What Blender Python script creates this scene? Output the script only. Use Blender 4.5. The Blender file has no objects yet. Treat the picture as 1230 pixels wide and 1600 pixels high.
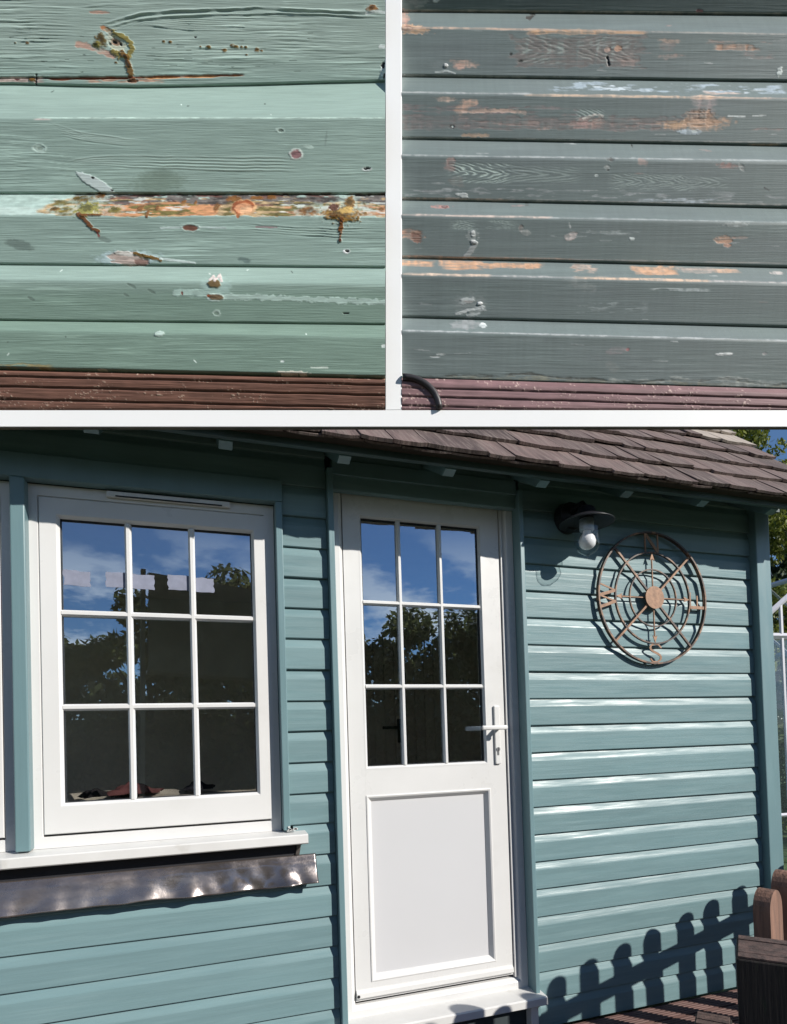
import bpy, bmesh, math, random
import numpy as np
from mathutils import Vector, Matrix

random.seed(7)
S = bpy.context.scene
C = S.collection
R = math.radians

# ------------------------------------------------------------------ camera
CAM = Vector((0.0, -2.25, 1.26))
yaw, pitch, roll = R(18.5), R(1.25), R(-1.75)
FW = Vector((math.sin(yaw)*math.cos(pitch), math.cos(yaw)*math.cos(pitch), math.sin(pitch)))
_r = FW.cross(Vector((0, 0, 1))).normalized()
_u = _r.cross(FW)
RT = _r*math.cos(roll) + _u*math.sin(roll)
UP = -_r*math.sin(roll) + _u*math.cos(roll)
cd = bpy.data.cameras.new('camera'); cam = bpy.data.objects.new('camera', cd); C.objects.link(cam)
CROT = Matrix((RT, UP, -FW)).transposed()
cam.matrix_world = Matrix.Translation(CAM) @ CROT.to_4x4()
cd.sensor_fit = 'HORIZONTAL'; cd.sensor_width = 36.0
cd.lens = 930.0/1230.0*36.0
cd.shift_y = (1133.0-800.0)/1230.0
cd.clip_start = 0.02; cd.clip_end = 2000
S.camera = cam

# ------------------------------------------------------------------ sky, sun, exposure
SUN = Vector((0.85, -1.0, 0.75)).normalized()
w = bpy.data.worlds.new('World'); S.world = w; w.use_nodes = True
nt = w.node_tree; N = nt.nodes; L = nt.links
bg = N['Background']; bg.inputs['Strength'].default_value = 0.085
sky = N.new('ShaderNodeTexSky'); sky.sky_type = 'NISHITA'; sky.sun_disc = False
sky.sun_elevation = math.asin(SUN.z); sky.sun_rotation = math.atan2(SUN.x, SUN.y)
sky.ozone_density = 6.0; sky.air_density = 1.0; sky.dust_density = 0.0
tc = N.new('ShaderNodeTexCoord'); sp = N.new('ShaderNodeSeparateXYZ'); L.new(tc.outputs['Generated'], sp.inputs[0])
mp = N.new('ShaderNodeMapping'); mp.inputs['Scale'].default_value = (2.6, 2.6, 6.5); mp.inputs['Location'].default_value = (0.3, 0.6, 0.0)
L.new(tc.outputs['Generated'], mp.inputs[0])
cn = N.new('ShaderNodeTexNoise'); cn.inputs['Scale'].default_value = 2.2; cn.inputs['Detail'].default_value = 9; cn.inputs['Roughness'].default_value = 0.62
L.new(mp.outputs[0], cn.inputs['Vector'])
cr = N.new('ShaderNodeValToRGB'); cr.color_ramp.elements[0].position = 0.47; cr.color_ramp.elements[1].position = 0.60
L.new(cn.outputs['Fac'], cr.inputs[0])
er = N.new('ShaderNodeMapRange'); er.inputs['From Min'].default_value = 0.34; er.inputs['From Max'].default_value = 0.20   # cumulus only low in the sky
L.new(sp.outputs['Z'], er.inputs['Value'])
mu = N.new('ShaderNodeMath'); mu.operation = 'MULTIPLY'; L.new(cr.outputs[0], mu.inputs[0]); L.new(er.outputs[0], mu.inputs[1])
mx = N.new('ShaderNodeMix'); mx.data_type = 'RGBA'; L.new(mu.outputs[0], mx.inputs['Factor'])
L.new(sky.outputs[0], mx.inputs[6]); mx.inputs[7].default_value = (13.0, 13.1, 13.5, 1)
L.new(mx.outputs[2], bg.inputs['Color'])
sl = bpy.data.lights.new('sun', 'SUN'); sl.energy = 5.0; sl.angle = R(0.55); sl.color = (1.0, 0.955, 0.88)
so = bpy.data.objects.new('sun', sl); C.objects.link(so); so.rotation_euler = SUN.to_track_quat('Z', 'Y').to_euler(); so.location = (6, -8, 9)
S.view_settings.view_transform = 'Standard'; S.view_settings.look = 'None'
S.view_settings.exposure = 0.28; S.view_settings.gamma = 1.0; S.view_settings.use_curve_mapping = False

# ------------------------------------------------------------------ helpers
def lin(c): return tuple(((v/255.0)/12.92 if v/255.0 <= 0.04045 else ((v/255.0+0.055)/1.055)**2.4) for v in c)

def mat(name, base, rough=0.5, var=0.0, scale=6.0, stretch=(1, 1, 1), bump=0.0, bscale=40.0, bstretch=(1, 1, 1), metal=0.0, second=None, lo=0.45, hi=0.65, rvar=0.0, spec=0.5, perobj=0.0):
    """procedural principled material: base colour with noise variation, optional second colour in patches, noise bump"""
    m = bpy.data.materials.new(name); m.use_nodes = True
    t = m.node_tree; n = t.nodes; l = t.links; p = n['Principled BSDF']
    p.inputs['Roughness'].default_value = rough; p.inputs['Metallic'].default_value = metal
    p.inputs['Specular IOR Level'].default_value = spec
    co = n.new('ShaderNodeTexCoord')
    oi = n.new('ShaderNodeObjectInfo')
    ad = n.new('ShaderNodeVectorMath'); ad.operation = 'MULTIPLY_ADD'
    l.new(oi.outputs['Random'], ad.inputs[0]); ad.inputs[1].default_value = (9.1, 5.3, 7.7); l.new(co.outputs['Object'], ad.inputs[2])
    def nz(sc, st, det=6):
        mp = n.new('ShaderNodeMapping'); mp.inputs['Scale'].default_value = st; l.new(ad.outputs[0], mp.inputs[0])
        x = n.new('ShaderNodeTexNoise'); x.inputs['Scale'].default_value = sc; x.inputs['Detail'].default_value = det; x.inputs['Roughness'].default_value = 0.6
        l.new(mp.outputs[0], x.inputs['Vector']); return x.outputs['Fac']
    f = nz(scale, stretch)
    hs = n.new('ShaderNodeHueSaturation'); hs.inputs['Color'].default_value = (*base, 1)
    mr = n.new('ShaderNodeMapRange'); mr.inputs['From Min'].default_value = 0.3; mr.inputs['From Max'].default_value = 0.7
    mr.inputs['To Min'].default_value = 1-var; mr.inputs['To Max'].default_value = 1+var; l.new(f, mr.inputs['Value'])
    val = mr.outputs[0]
    if perobj:
        m2 = n.new('ShaderNodeMapRange'); m2.inputs['To Min'].default_value = 1-perobj; m2.inputs['To Max'].default_value = 1+perobj
        l.new(oi.outputs['Random'], m2.inputs['Value'])
        mm = n.new('ShaderNodeMath'); mm.operation = 'MULTIPLY'; l.new(val, mm.inputs[0]); l.new(m2.outputs[0], mm.inputs[1]); val = mm.outputs[0]
    l.new(val, hs.inputs['Value'])
    col = hs.outputs[0]
    if second:
        f2 = nz(scale*1.7, stretch, 8)
        rr = n.new('ShaderNodeMapRange'); rr.inputs['From Min'].default_value = lo; rr.inputs['From Max'].default_value = hi; l.new(f2, rr.inputs['Value'])
        mx = n.new('ShaderNodeMix'); mx.data_type = 'RGBA'; l.new(rr.outputs[0], mx.inputs['Factor']); l.new(col, mx.inputs[6]); mx.inputs[7].default_value = (*second, 1)
        col = mx.outputs[2]
    l.new(col, p.inputs['Base Color'])
    if rvar:
        r2 = n.new('ShaderNodeMapRange'); r2.inputs['From Min'].default_value = 0.35; r2.inputs['From Max'].default_value = 0.65
        r2.inputs['To Min'].default_value = rough-rvar; r2.inputs['To Max'].default_value = rough+rvar; l.new(nz(scale*2.3, stretch), r2.inputs['Value']); l.new(r2.outputs[0], p.inputs['Roughness'])
    if bump:
        b = n.new('ShaderNodeBump'); b.inputs['Strength'].default_value = 1.0; b.inputs['Distance'].default_value = bump
        l.new(nz(bscale, bstretch), b.inputs['Height']); l.new(b.outputs[0], p.inputs['Normal'])
    return m

def mesh(name, verts, faces, m, parent=None, smooth=False):
    me = bpy.data.meshes.new(name); me.from_pydata([tuple(v) for v in verts], [], faces); me.update()
    bm = bmesh.new(); bm.from_mesh(me); bmesh.ops.recalc_face_normals(bm, faces=bm.faces); bm.to_mesh(me); bm.free()
    if smooth: me.polygons.foreach_set('use_smooth', [True]*len(me.polygons))
    o = bpy.data.objects.new(name, me); C.objects.link(o)
    if m: me.materials.append(m)
    if parent: o.parent = parent
    return o

def obj(name, bm, m, parent=None, smooth=False):
    me = bpy.data.meshes.new(name); bmesh.ops.recalc_face_normals(bm, faces=bm.faces); bm.to_mesh(me); bm.free()
    if smooth: me.polygons.foreach_set('use_smooth', [True]*len(me.polygons))
    me.materials.append(m)
    o = bpy.data.objects.new(name, me); C.objects.link(o)
    if parent: o.parent = parent
    return o

def add_box(bm, x0, x1, y0, y1, z0, z1, bev=0.0, rot=None, seg=2):
    r = bmesh.ops.create_cube(bm, size=1.0); vs = r['verts']
    M = Matrix.Translation(((x0+x1)/2, (y0+y1)/2, (z0+z1)/2)) @ Matrix.Diagonal((abs(x1-x0), abs(y1-y0), abs(z1-z0), 1))
    if rot is not None:
        M = rot @ M
    bmesh.ops.transform(bm, matrix=M, verts=vs)
    if bev:
        es = list({e for v in vs for e in v.link_edges})
        bmesh.ops.bevel(bm, geom=es, offset=bev, segments=seg, affect='EDGES', profile=0.5)

def box(name, x0, x1, y0, y1, z0, z1, m, parent=None, bev=0.0, rot=None):
    bm = bmesh.new(); add_box(bm, x0, x1, y0, y1, z0, z1, bev, rot); return obj(name, bm, m, parent)

def add_tube(bm, pts, rad, n=8, closed=False):
    pts = [Vector(p) for p in pts]; rings = []
    k = len(pts)
    for i, p in enumerate(pts):
        a = pts[(i-1) % k] if (closed or i > 0) else p; b = pts[(i+1) % k] if (closed or i < k-1) else p
        d = (b-a).normalized(); q = d.orthogonal() if abs(d.z) > 0.9 else d.cross(Vector((0, 0, 1)))
        q.normalize(); r2 = d.cross(q).normalized()
        rr = rad[i] if isinstance(rad, (list, tuple)) else rad
        rings.append([bm.verts.new(p + (q*math.cos(2*math.pi*j/n) + r2*math.sin(2*math.pi*j/n))*rr) for j in range(n)])
    for i in range(k if closed else k-1):
        A, B = rings[i], rings[(i+1) % k]
        # align rings to avoid twist
        off = min(range(n), key=lambda o: (A[0].co-B[o].co).length)
        for j in range(n):
            bm.faces.new((A[j], A[(j+1) % n], B[(j+1+off) % n], B[(j+off) % n]))
    if not closed:
        bm.faces.new(rings[0][::-1]); bm.faces.new(rings[-1])

def add_lathe(bm, prof, center, n=32):
    """prof: list of (radius, z) revolved about the vertical through center"""
    rings = []
    for r, z in prof:
        if r < 1e-6: rings.append([bm.verts.new((center[0], center[1], center[2]+z))])
        else: rings.append([bm.verts.new((center[0]+r*math.cos(2*math.pi*j/n), center[1]+r*math.sin(2*math.pi*j/n), center[2]+z)) for j in range(n)])
    for A, B in zip(rings, rings[1:]):
        for j in range(n):
            if len(A) == 1 and len(B) == 1: continue
            if len(A) == 1: bm.faces.new((A[0], B[j], B[(j+1) % n]))
            elif len(B) == 1: bm.faces.new((A[j], A[(j+1) % n], B[0]))
            else: bm.faces.new((A[j], A[(j+1) % n], B[(j+1) % n], B[j]))

def add_frame(bm, x0, x1, z0, z1, prof):
    """mitred rectangular frame: prof = closed list of (inset, y)"""
    k = len(prof); rings = []
    for (cx, cz, sx, sz) in ((x0, z0, 1, 1), (x1, z0, -1, 1), (x1, z1, -1, -1), (x0, z1, 1, -1)):
        rings.append([bm.verts.new((cx+sx*i, y, cz+sz*i)) for i, y in prof])
    for a in range(4):
        A, B = rings[a], rings[(a+1) % 4]
        for j in range(k):
            bm.faces.new((A[j], A[(j+1) % k], B[(j+1) % k], B[j]))

def prism_y(bm, poly, y0, y1):
    """polygon in XZ extruded along Y"""
    a = [bm.verts.new((x, y0, z)) for x, z in poly]; b = [bm.verts.new((x, y1, z)) for x, z in poly]
    bm.faces.new(a); bm.faces.new(b[::-1]); k = len(poly)
    for i in range(k): bm.faces.new((a[i], a[(i+1) % k], b[(i+1) % k], b[i]))

def thing(name, label, cat, loc=(0, 0, 0), group=None, rot=None):
    o = bpy.data.objects.new(name, None); C.objects.link(o); o.location = loc; o['label'] = label; o['category'] = cat
    o.empty_display_size = 0.1
    if rot is not None: o.rotation_euler = rot
    if group: o['group'] = group
    return o
def tag(o, label, cat, group=None):
    o['label'] = label; o['category'] = cat
    if group: o['group'] = group
    return o
def struct(o): o['kind'] = 'structure'; return o

# ------------------------------------------------------------------ materials
M_teal = mat('teal_paint', (0.144, 0.230, 0.244), 0.44, 0.08, 3.0, (0.6, 4, 9), 0.0011, 42, (0.07, 1, 1.6), second=(0.178, 0.272, 0.286), lo=0.52, hi=0.78, rvar=0.14, perobj=0.07, spec=0.34)
M_teald = mat('teal_trim_paint', (0.130, 0.214, 0.232), 0.38, 0.06, 4.0, (3, 3, 0.5), 0.0005, 60, (1.5, 1.5, 0.08), rvar=0.06, perobj=0.03)
M_eave = mat('dark_green_eave_paint', (0.040, 0.072, 0.070), 0.55, 0.15, 5.0, (0.4, 3, 3), 0.0008, 50, (0.1, 1, 1))
M_pvc = mat('white_pvc', (0.61, 0.606, 0.597), 0.34, 0.035, 2.2, rvar=0.09, second=(0.55, 0.54, 0.52), lo=0.58, hi=0.85)
M_panel = mat('cool_white_door_panel', (0.535, 0.535, 0.545), 0.45, 0.015, 2.0)
M_pvcold = mat('weathered_white_pvc', (0.60, 0.595, 0.58), 0.42, 0.05, 7.0, second=(0.46, 0.445, 0.41), lo=0.62, hi=0.85)
M_gasket = mat('black_gasket', (0.012, 0.012, 0.014), 0.6)
M_lead = mat('lead_sheet', (0.235, 0.205, 0.195), 0.30, 0.22, 5.0, (0.5, 1, 1.2), 0.0025, 9, metal=0.85, second=(0.36, 0.33, 0.315), lo=0.5, hi=0.8, rvar=0.12)
M_gapstrip = mat('black_gap_strip', (0.012, 0.012, 0.016), 0.7, 0.2, 8)
M_shingle = mat('cedar_shingle', (0.105, 0.073, 0.066), 0.78, 0.38, 12.0, (3.5, 0.35, 0.35), 0.0035, 60, (2.0, 0.08, 0.08), second=(0.20, 0.160, 0.140), lo=0.48, hi=0.72, perobj=0.38)
M_shingold = mat('bleached_shingle', (0.33, 0.285, 0.24), 0.8, 0.2, 10.0, (3.5, 0.35, 1), 0.002, 60, (2.0, 0.08, 1), second=(0.30, 0.26, 0.23), lo=0.5, hi=0.7)
M_roofdeck = mat('roof_boarding', (0.05, 0.04, 0.035), 0.8, 0.2, 6)
M_black = mat('black_metal', (0.018, 0.019, 0.022), 0.42, 0.1, 20, rvar=0.08)
M_bulb = mat('opal_bulb', (0.82, 0.80, 0.82), 0.25)
M_collar = mat('pale_lamp_holder', (0.42, 0.47, 0.55), 0.3)
M_rust = mat('rusted_copper', (0.30, 0.165, 0.095), 0.62, 0.30, 30, second=(0.20, 0.10, 0.055), lo=0.45, hi=0.7, bump=0.0006, bscale=120)
M_rustdark = mat('dark_iron', (0.060, 0.040, 0.033), 0.55, 0.3, 18, second=(0.27, 0.145, 0.08), lo=0.46, hi=0.62)
M_deck = mat('red_brown_decking', (0.115, 0.060, 0.050), 0.75, 0.22, 7.0, (0.5, 4, 4), 0.002, 60, (0.08, 1, 1), second=(0.20, 0.135, 0.115), lo=0.6, hi=0.85, perobj=0.15)
M_fence = mat('picket_timber', (0.215, 0.118, 0.082), 0.8, 0.35, 10, (3, 3, 0.3), 0.003, 60, (2, 2, 0.1), second=(0.10, 0.062, 0.048), lo=0.5, hi=0.75)
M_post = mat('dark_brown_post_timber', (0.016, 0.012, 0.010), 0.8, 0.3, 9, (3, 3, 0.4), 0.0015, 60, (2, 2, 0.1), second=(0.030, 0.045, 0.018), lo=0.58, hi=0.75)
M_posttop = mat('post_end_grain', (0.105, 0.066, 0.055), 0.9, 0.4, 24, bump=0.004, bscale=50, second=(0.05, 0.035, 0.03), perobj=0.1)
M_grass = mat('lawn', (0.055, 0.095, 0.028), 0.9, 0.35, 3.0, second=(0.08, 0.10, 0.03), lo=0.5, hi=0.7, bump=0.02, bscale=30)
M_inwall = mat('interior_panelling', (0.78, 0.72, 0.63), 0.7, 0.08, 3)
M_infloor = mat('interior_floor', (0.55, 0.46, 0.36), 0.6, 0.15, 5)
M_wallback = mat('sheathing', (0.03, 0.04, 0.045), 0.8, 0.2, 5)
M_white = mat('white_board_paint', (0.93, 0.93, 0.925), 0.45, 0.01, 3, rvar=0.05)
M_ply = mat('dark_stained_plywood', (0.105, 0.098, 0.062), 0.8, 0.45, 9, (1, 1, 1), second=(0.05, 0.05, 0.03), lo=0.42, hi=0.6)
M_alu = mat('pale_aluminium', (0.52, 0.52, 0.56), 0.45, 0.05, 5)
M_bark = mat('bark', (0.06, 0.045, 0.035), 0.9, 0.3, 8, (2, 2, 0.4), 0.01, 20)
M_cable = mat('black_rubber_cable', (0.030, 0.026, 0.028), 0.45)

def leaf_mat(name, a, b, trl=0.3):
    m = bpy.data.materials.new(name); m.use_nodes = True; t = m.node_tree; n = t.nodes; l = t.links; p = n['Principled BSDF']
    g = n.new('ShaderNodeNewGeometry'); x = n.new('ShaderNodeMix'); x.data_type = 'RGBA'
    l.new(g.outputs['Random Per Island'], x.inputs['Factor']); x.inputs[6].default_value = (*a, 1); x.inputs[7].default_value = (*b, 1)
    l.new(x.outputs[2], p.inputs['Base Color']); p.inputs['Roughness'].default_value = 0.6
    tr = n.new('ShaderNodeBsdfTranslucent'); l.new(x.outputs[2], tr.inputs['Color'])
    ms = n.new('ShaderNodeMixShader'); ms.inputs[0].default_value = trl; l.new(p.outputs[0], ms.inputs[1]); l.new(tr.outputs[0], ms.inputs[2])
    l.new(ms.outputs[0], n['Material Output'].inputs['Surface']); return m
M_conifer = leaf_mat('conifer_sprays', (0.055, 0.085, 0.012), (0.20, 0.22, 0.025))
M_leaf = leaf_mat('broad_leaves', (0.035, 0.060, 0.018), (0.075, 0.11, 0.03))
M_leafm = leaf_mat('backlit_leaves', (0.075, 0.085, 0.030), (0.20, 0.19, 0.075), 0.55)
M_leafd = leaf_mat('dark_leaves', (0.025, 0.045, 0.02), (0.06, 0.09, 0.035))

def glass_mat(name, ior, tint=(1, 1, 1)):
    m = bpy.data.materials.new(name); m.use_nodes = True; t = m.node_tree; n = t.nodes; l = t.links
    n.remove(n['Principled BSDF'])
    f0 = ((ior-1)/(ior+1))**2                           # Schlick, the same from both sides of the pane
    ge = n.new('ShaderNodeNewGeometry'); dt = n.new('ShaderNodeVectorMath'); dt.operation = 'DOT_PRODUCT'; l.new(ge.outputs['Incoming'], dt.inputs[0]); l.new(ge.outputs['Normal'], dt.inputs[1])
    ab = n.new('ShaderNodeMath'); ab.operation = 'ABSOLUTE'; l.new(dt.outputs['Value'], ab.inputs[0])
    om = n.new('ShaderNodeMath'); om.operation = 'SUBTRACT'; om.inputs[0].default_value = 1.0; l.new(ab.outputs[0], om.inputs[1])
    pw = n.new('ShaderNodeMath'); pw.operation = 'POWER'; pw.inputs[1].default_value = 5.0; l.new(om.outputs[0], pw.inputs[0])
    fr = n.new('ShaderNodeMath'); fr.operation = 'MULTIPLY_ADD'; fr.inputs[1].default_value = 1-f0; fr.inputs[2].default_value = f0; l.new(pw.outputs[0], fr.inputs[0])
    tr = n.new('ShaderNodeBsdfTransparent'); tr.inputs['Color'].default_value = (*tint, 1)
    gl = n.new('ShaderNodeBsdfGlossy'); gl.inputs['Roughness'].default_value = 0.0; gl.inputs['Color'].default_value = (0.66, 0.82, 1.0, 1) if ior > 2 else (0.97, 0.98, 1, 1)
    ms = n.new('ShaderNodeMixShader'); l.new(fr.outputs[0], ms.inputs[0]); l.new(tr.outputs[0], ms.inputs[1]); l.new(gl.outputs[0], ms.inputs[2])
    l.new(ms.outputs[0], n['Material Output'].inputs['Surface']); return m
M_glass = glass_mat('window_glass', 4.4, (0.92, 0.91, 0.88))
M_jar = glass_mat('clear_jar_glass', 1.55, (0.93, 0.95, 0.95))
M_ghglass = glass_mat('greenhouse_glass', 2.1, (0.85, 0.9, 0.88))

# ------------------------------------------------------------------ ground and deck
struct(mesh('ground', [(-400, -400, -0.16), (400, -400, -0.16), (400, 400, -0.16), (-400, 400, -0.16)], [(0, 1, 2, 3)], M_grass))
deck = struct(box('deck', -2.0, 3.4, -3.2, -0.005, -0.15, -0.045, M_roofdeck))
PW = 0.118
bm = bmesh.new()                                   # grooved decking plank, section in YZ
sec = [(-0.040, 0.0)]
prof = [(0.0, 0.0)]
yy = 0.0
for k in range(7):
    prof += [(yy+0.003, 0.0), (yy+0.011, 0.0), (yy+0.0125, -0.005), (yy+0.0155, -0.005)]
    yy += 0.016
prof = [(p, z) for p, z in prof if p <= 0.112] + [(0.112, 0.0), (0.112, -0.03), (0.0, -0.03)]
prof = prof[1:]
a = [bm.verts.new((-2.0, y, z)) for y, z in prof]; b = [bm.verts.new((3.4, y, z)) for y, z in prof]
bm.faces.new(a); bm.faces.new(b[::-1])
for i in range(len(prof)): bm.faces.new((a[i], a[(i+1) % len(prof)], b[(i+1) % len(prof)], b[i]))
pl0 = obj('plank', bm, M_deck, deck)
for k in range(27):
    p = pl0 if k == 0 else pl0.copy()
    if k: C.objects.link(p); p.parent = deck
    p.location = (random.uniform(-0.03, 0.03), -0.008-PW*(k+1), random.uniform(-0.0015, 0.0015))

# ------------------------------------------------------------------ shed
shed = thing('garden_shed', 'teal clapboard garden shed with white window, half-glazed door and shingle roof', 'shed')
XL, XR, DEPTH = -1.75, 2.70, 2.6
RIDGE_Y, PITCH = 1.25, R(46.0)
EY, EZ = -0.285, 2.290                               # eave edge
def roofz(y): return EZ + (y-EY)*math.tan(PITCH)

# sheathing with openings for two windows and a door
wx = [(-1.40, -0.555), (-0.53, 0.305)]
wb = 0.03
front = bmesh.new()
def wallpiece(x0, x1, z0, z1): add_box(front, x0, x1, wb, wb+0.06, z0, z1)
wallpiece(XL, -1.40, 0.0, 2.38); wallpiece(-1.40, 0.305, 0.0, 0.90); wallpiece(-1.40, 0.305, 2.17, 2.38)
wallpiece(-0.555, -0.53, 0.90, 2.17); wallpiece(0.305, 0.530, 0.0, 2.38); wallpiece(0.530, 1.345, 2.30, 2.38); wallpiece(1.345, XR, 0.0, 2.38)
wallpiece(0.530, 1.345, 0.0, 0.12)
fw = obj('front_wall', front, M_wallback, shed)
def solid_wall(name, x0, x1, y0, y1, z0, z1): return box(name, x0, x1, y0, y1, z0, z1, M_teal, shed)
def gable(name, x0, x1):
    bm = bmesh.new(); poly = [(wb+0.061, 0.0), (DEPTH, 0.0), (DEPTH, 2.40), (RIDGE_Y, roofz(RIDGE_Y)-0.05), (wb+0.061, 2.50)]
    a = [bm.verts.new((x0, y, z)) for y, z in poly]; b = [bm.verts.new((x1, y, z)) for y, z in poly]
    bm.faces.new(a); bm.faces.new(b[::-1])
    for i in range(5): bm.faces.new((a[i], a[(i+1) % 5], b[(i+1) % 5], b[i]))
    return obj(name, bm, M_teal, shed)
gable('side_wall', XR-0.05, XR)
bm = bmesh.new()                                     # left end wall: unseen opening added to brighten the interior
for y0, y1, z0, z1 in ((wb+0.061, 0.45, 0, 2.40), (2.25, DEPTH, 0, 2.40), (0.45, 2.25, 0, 0.85), (0.45, 2.25, 2.20, 2.40)): add_box(bm, XL, XL+0.05, y0, y1, z0, z1)
a = [bm.verts.new((x, y, z)) for x in (XL, XL+0.05) for y, z in ((wb+0.061, 2.401), (DEPTH, 2.401), (RIDGE_Y, roofz(RIDGE_Y)-0.05))]
for f in ((0, 1, 2), (3, 4, 5), (0, 1, 4, 3), (1, 2, 5, 4), (2, 0, 3, 5)): bm.faces.new([a[i] for i in f])
obj('side_wall', bm, M_teal, shed)
mesh('added_daylight_pane', [(XL+0.025, 0.45, 0.85), (XL+0.025, 2.25, 0.85), (XL+0.025, 2.25, 2.20), (XL+0.025, 0.45, 2.20)], [(0, 1, 2, 3)], M_ghglass, shed)  # unseen pane closing the added daylight opening
solid_wall('back_wall', XL+0.051, XR-0.051, DEPTH-0.05, DEPTH, 0.0, 2.40)

# each clapboard is a board of its own
def clapboard(x0, x1, z, h=0.1178, top=None, cut=0.0):
    """flat face, bevelled top edge that slides under the next board"""
    bm = bmesh.new()
    fl = h*0.735
    sec = [(0.030, 0.001), (0.003, 0.001), (0.0, 0.004), (0.0, fl-0.004), (0.0012, fl+0.001), (0.0115, h-0.002), (0.0122, h+0.010), (0.030, h+0.010)]
    nseg = max(2, int((x1-x0)/0.25)); rings = []
    ph = random.uniform(0, 9); am = 0.0012
    for i in range(nseg+1):
        x = x0+(x1-x0)*i/nseg
        dz = am*math.sin(ph+1.9*x)+0.0008*math.sin(ph*2+4.3*x)
        dy = 0.0010*math.sin(ph*3+2.3*x)
        rings.append([bm.verts.new((x, y+(dy if y < 0.02 else 0), z+q+dz)) for y, q in sec])
    k = len(sec)
    for A, B in zip(rings, rings[1:]):
        for j in range(k): bm.faces.new((A[j], A[(j+1) % k], B[(j+1) % k], B[j]))
    bm.faces.new(rings[0][::-1]); bm.faces.new(rings[-1])
    o = obj('board', bm, M_teal, fw)
    for p in o.data.polygons: p.use_smooth = False
    return o
for k in range(0, 21):
    z = 0.1165+0.1178*(k-1)
    if k <= 5: clapboard(XL, 0.503, z)
    if k == 6: clapboard(0.372, 0.503, z); clapboard(XL, 0.30, z-0.0)
    if 7 <= k <= 18: clapboard(0.3335 if k >= 8 else 0.345, 0.503, z)
    if k >= 19: clapboard(XL, 0.503, z); clapboard(0.530, 1.3385, z)
    clapboard(1.362, 2.672, z)
for k in range(7, 19): clapboard(XL, -1.45, 0.1165+0.1178*(k-1))
box('header_board', XL, 0.3325, -0.016, 0.029, 2.163, 2.246, M_teald, shed, 0.003)
box('door_head_board', 0.5285, 1.3385, -0.012, 0.029, 2.294, 2.352, M_teald, shed, 0.002)

# trims
box('window_trim', 0.3055, 0.331, -0.019, 0.075, 0.929, 2.1615, M_teald, shed, 0.003)
box('window_trim', -1.44, -1.41, -0.019, 0.075, 0.929, 2.1615, M_teald, shed, 0.003)
box('mullion_cover', -0.560, -0.5165, -0.022, 0.075, 0.9265, 2.1615, M_teald, shed, 0.004)
box('door_trim', 0.5045, 0.5275, -0.030, 0.080, 0.02, 2.31, M_teald, shed, 0.003)
box('door_trim', 1.3395, 1.3605, -0.030, 0.080, 0.02, 2.31, M_teald, shed, 0.003)
box('corner_post', 2.674, 2.765, -0.038, 0.09, -0.02, 2.40, M_teald, shed, 0.004)

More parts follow.
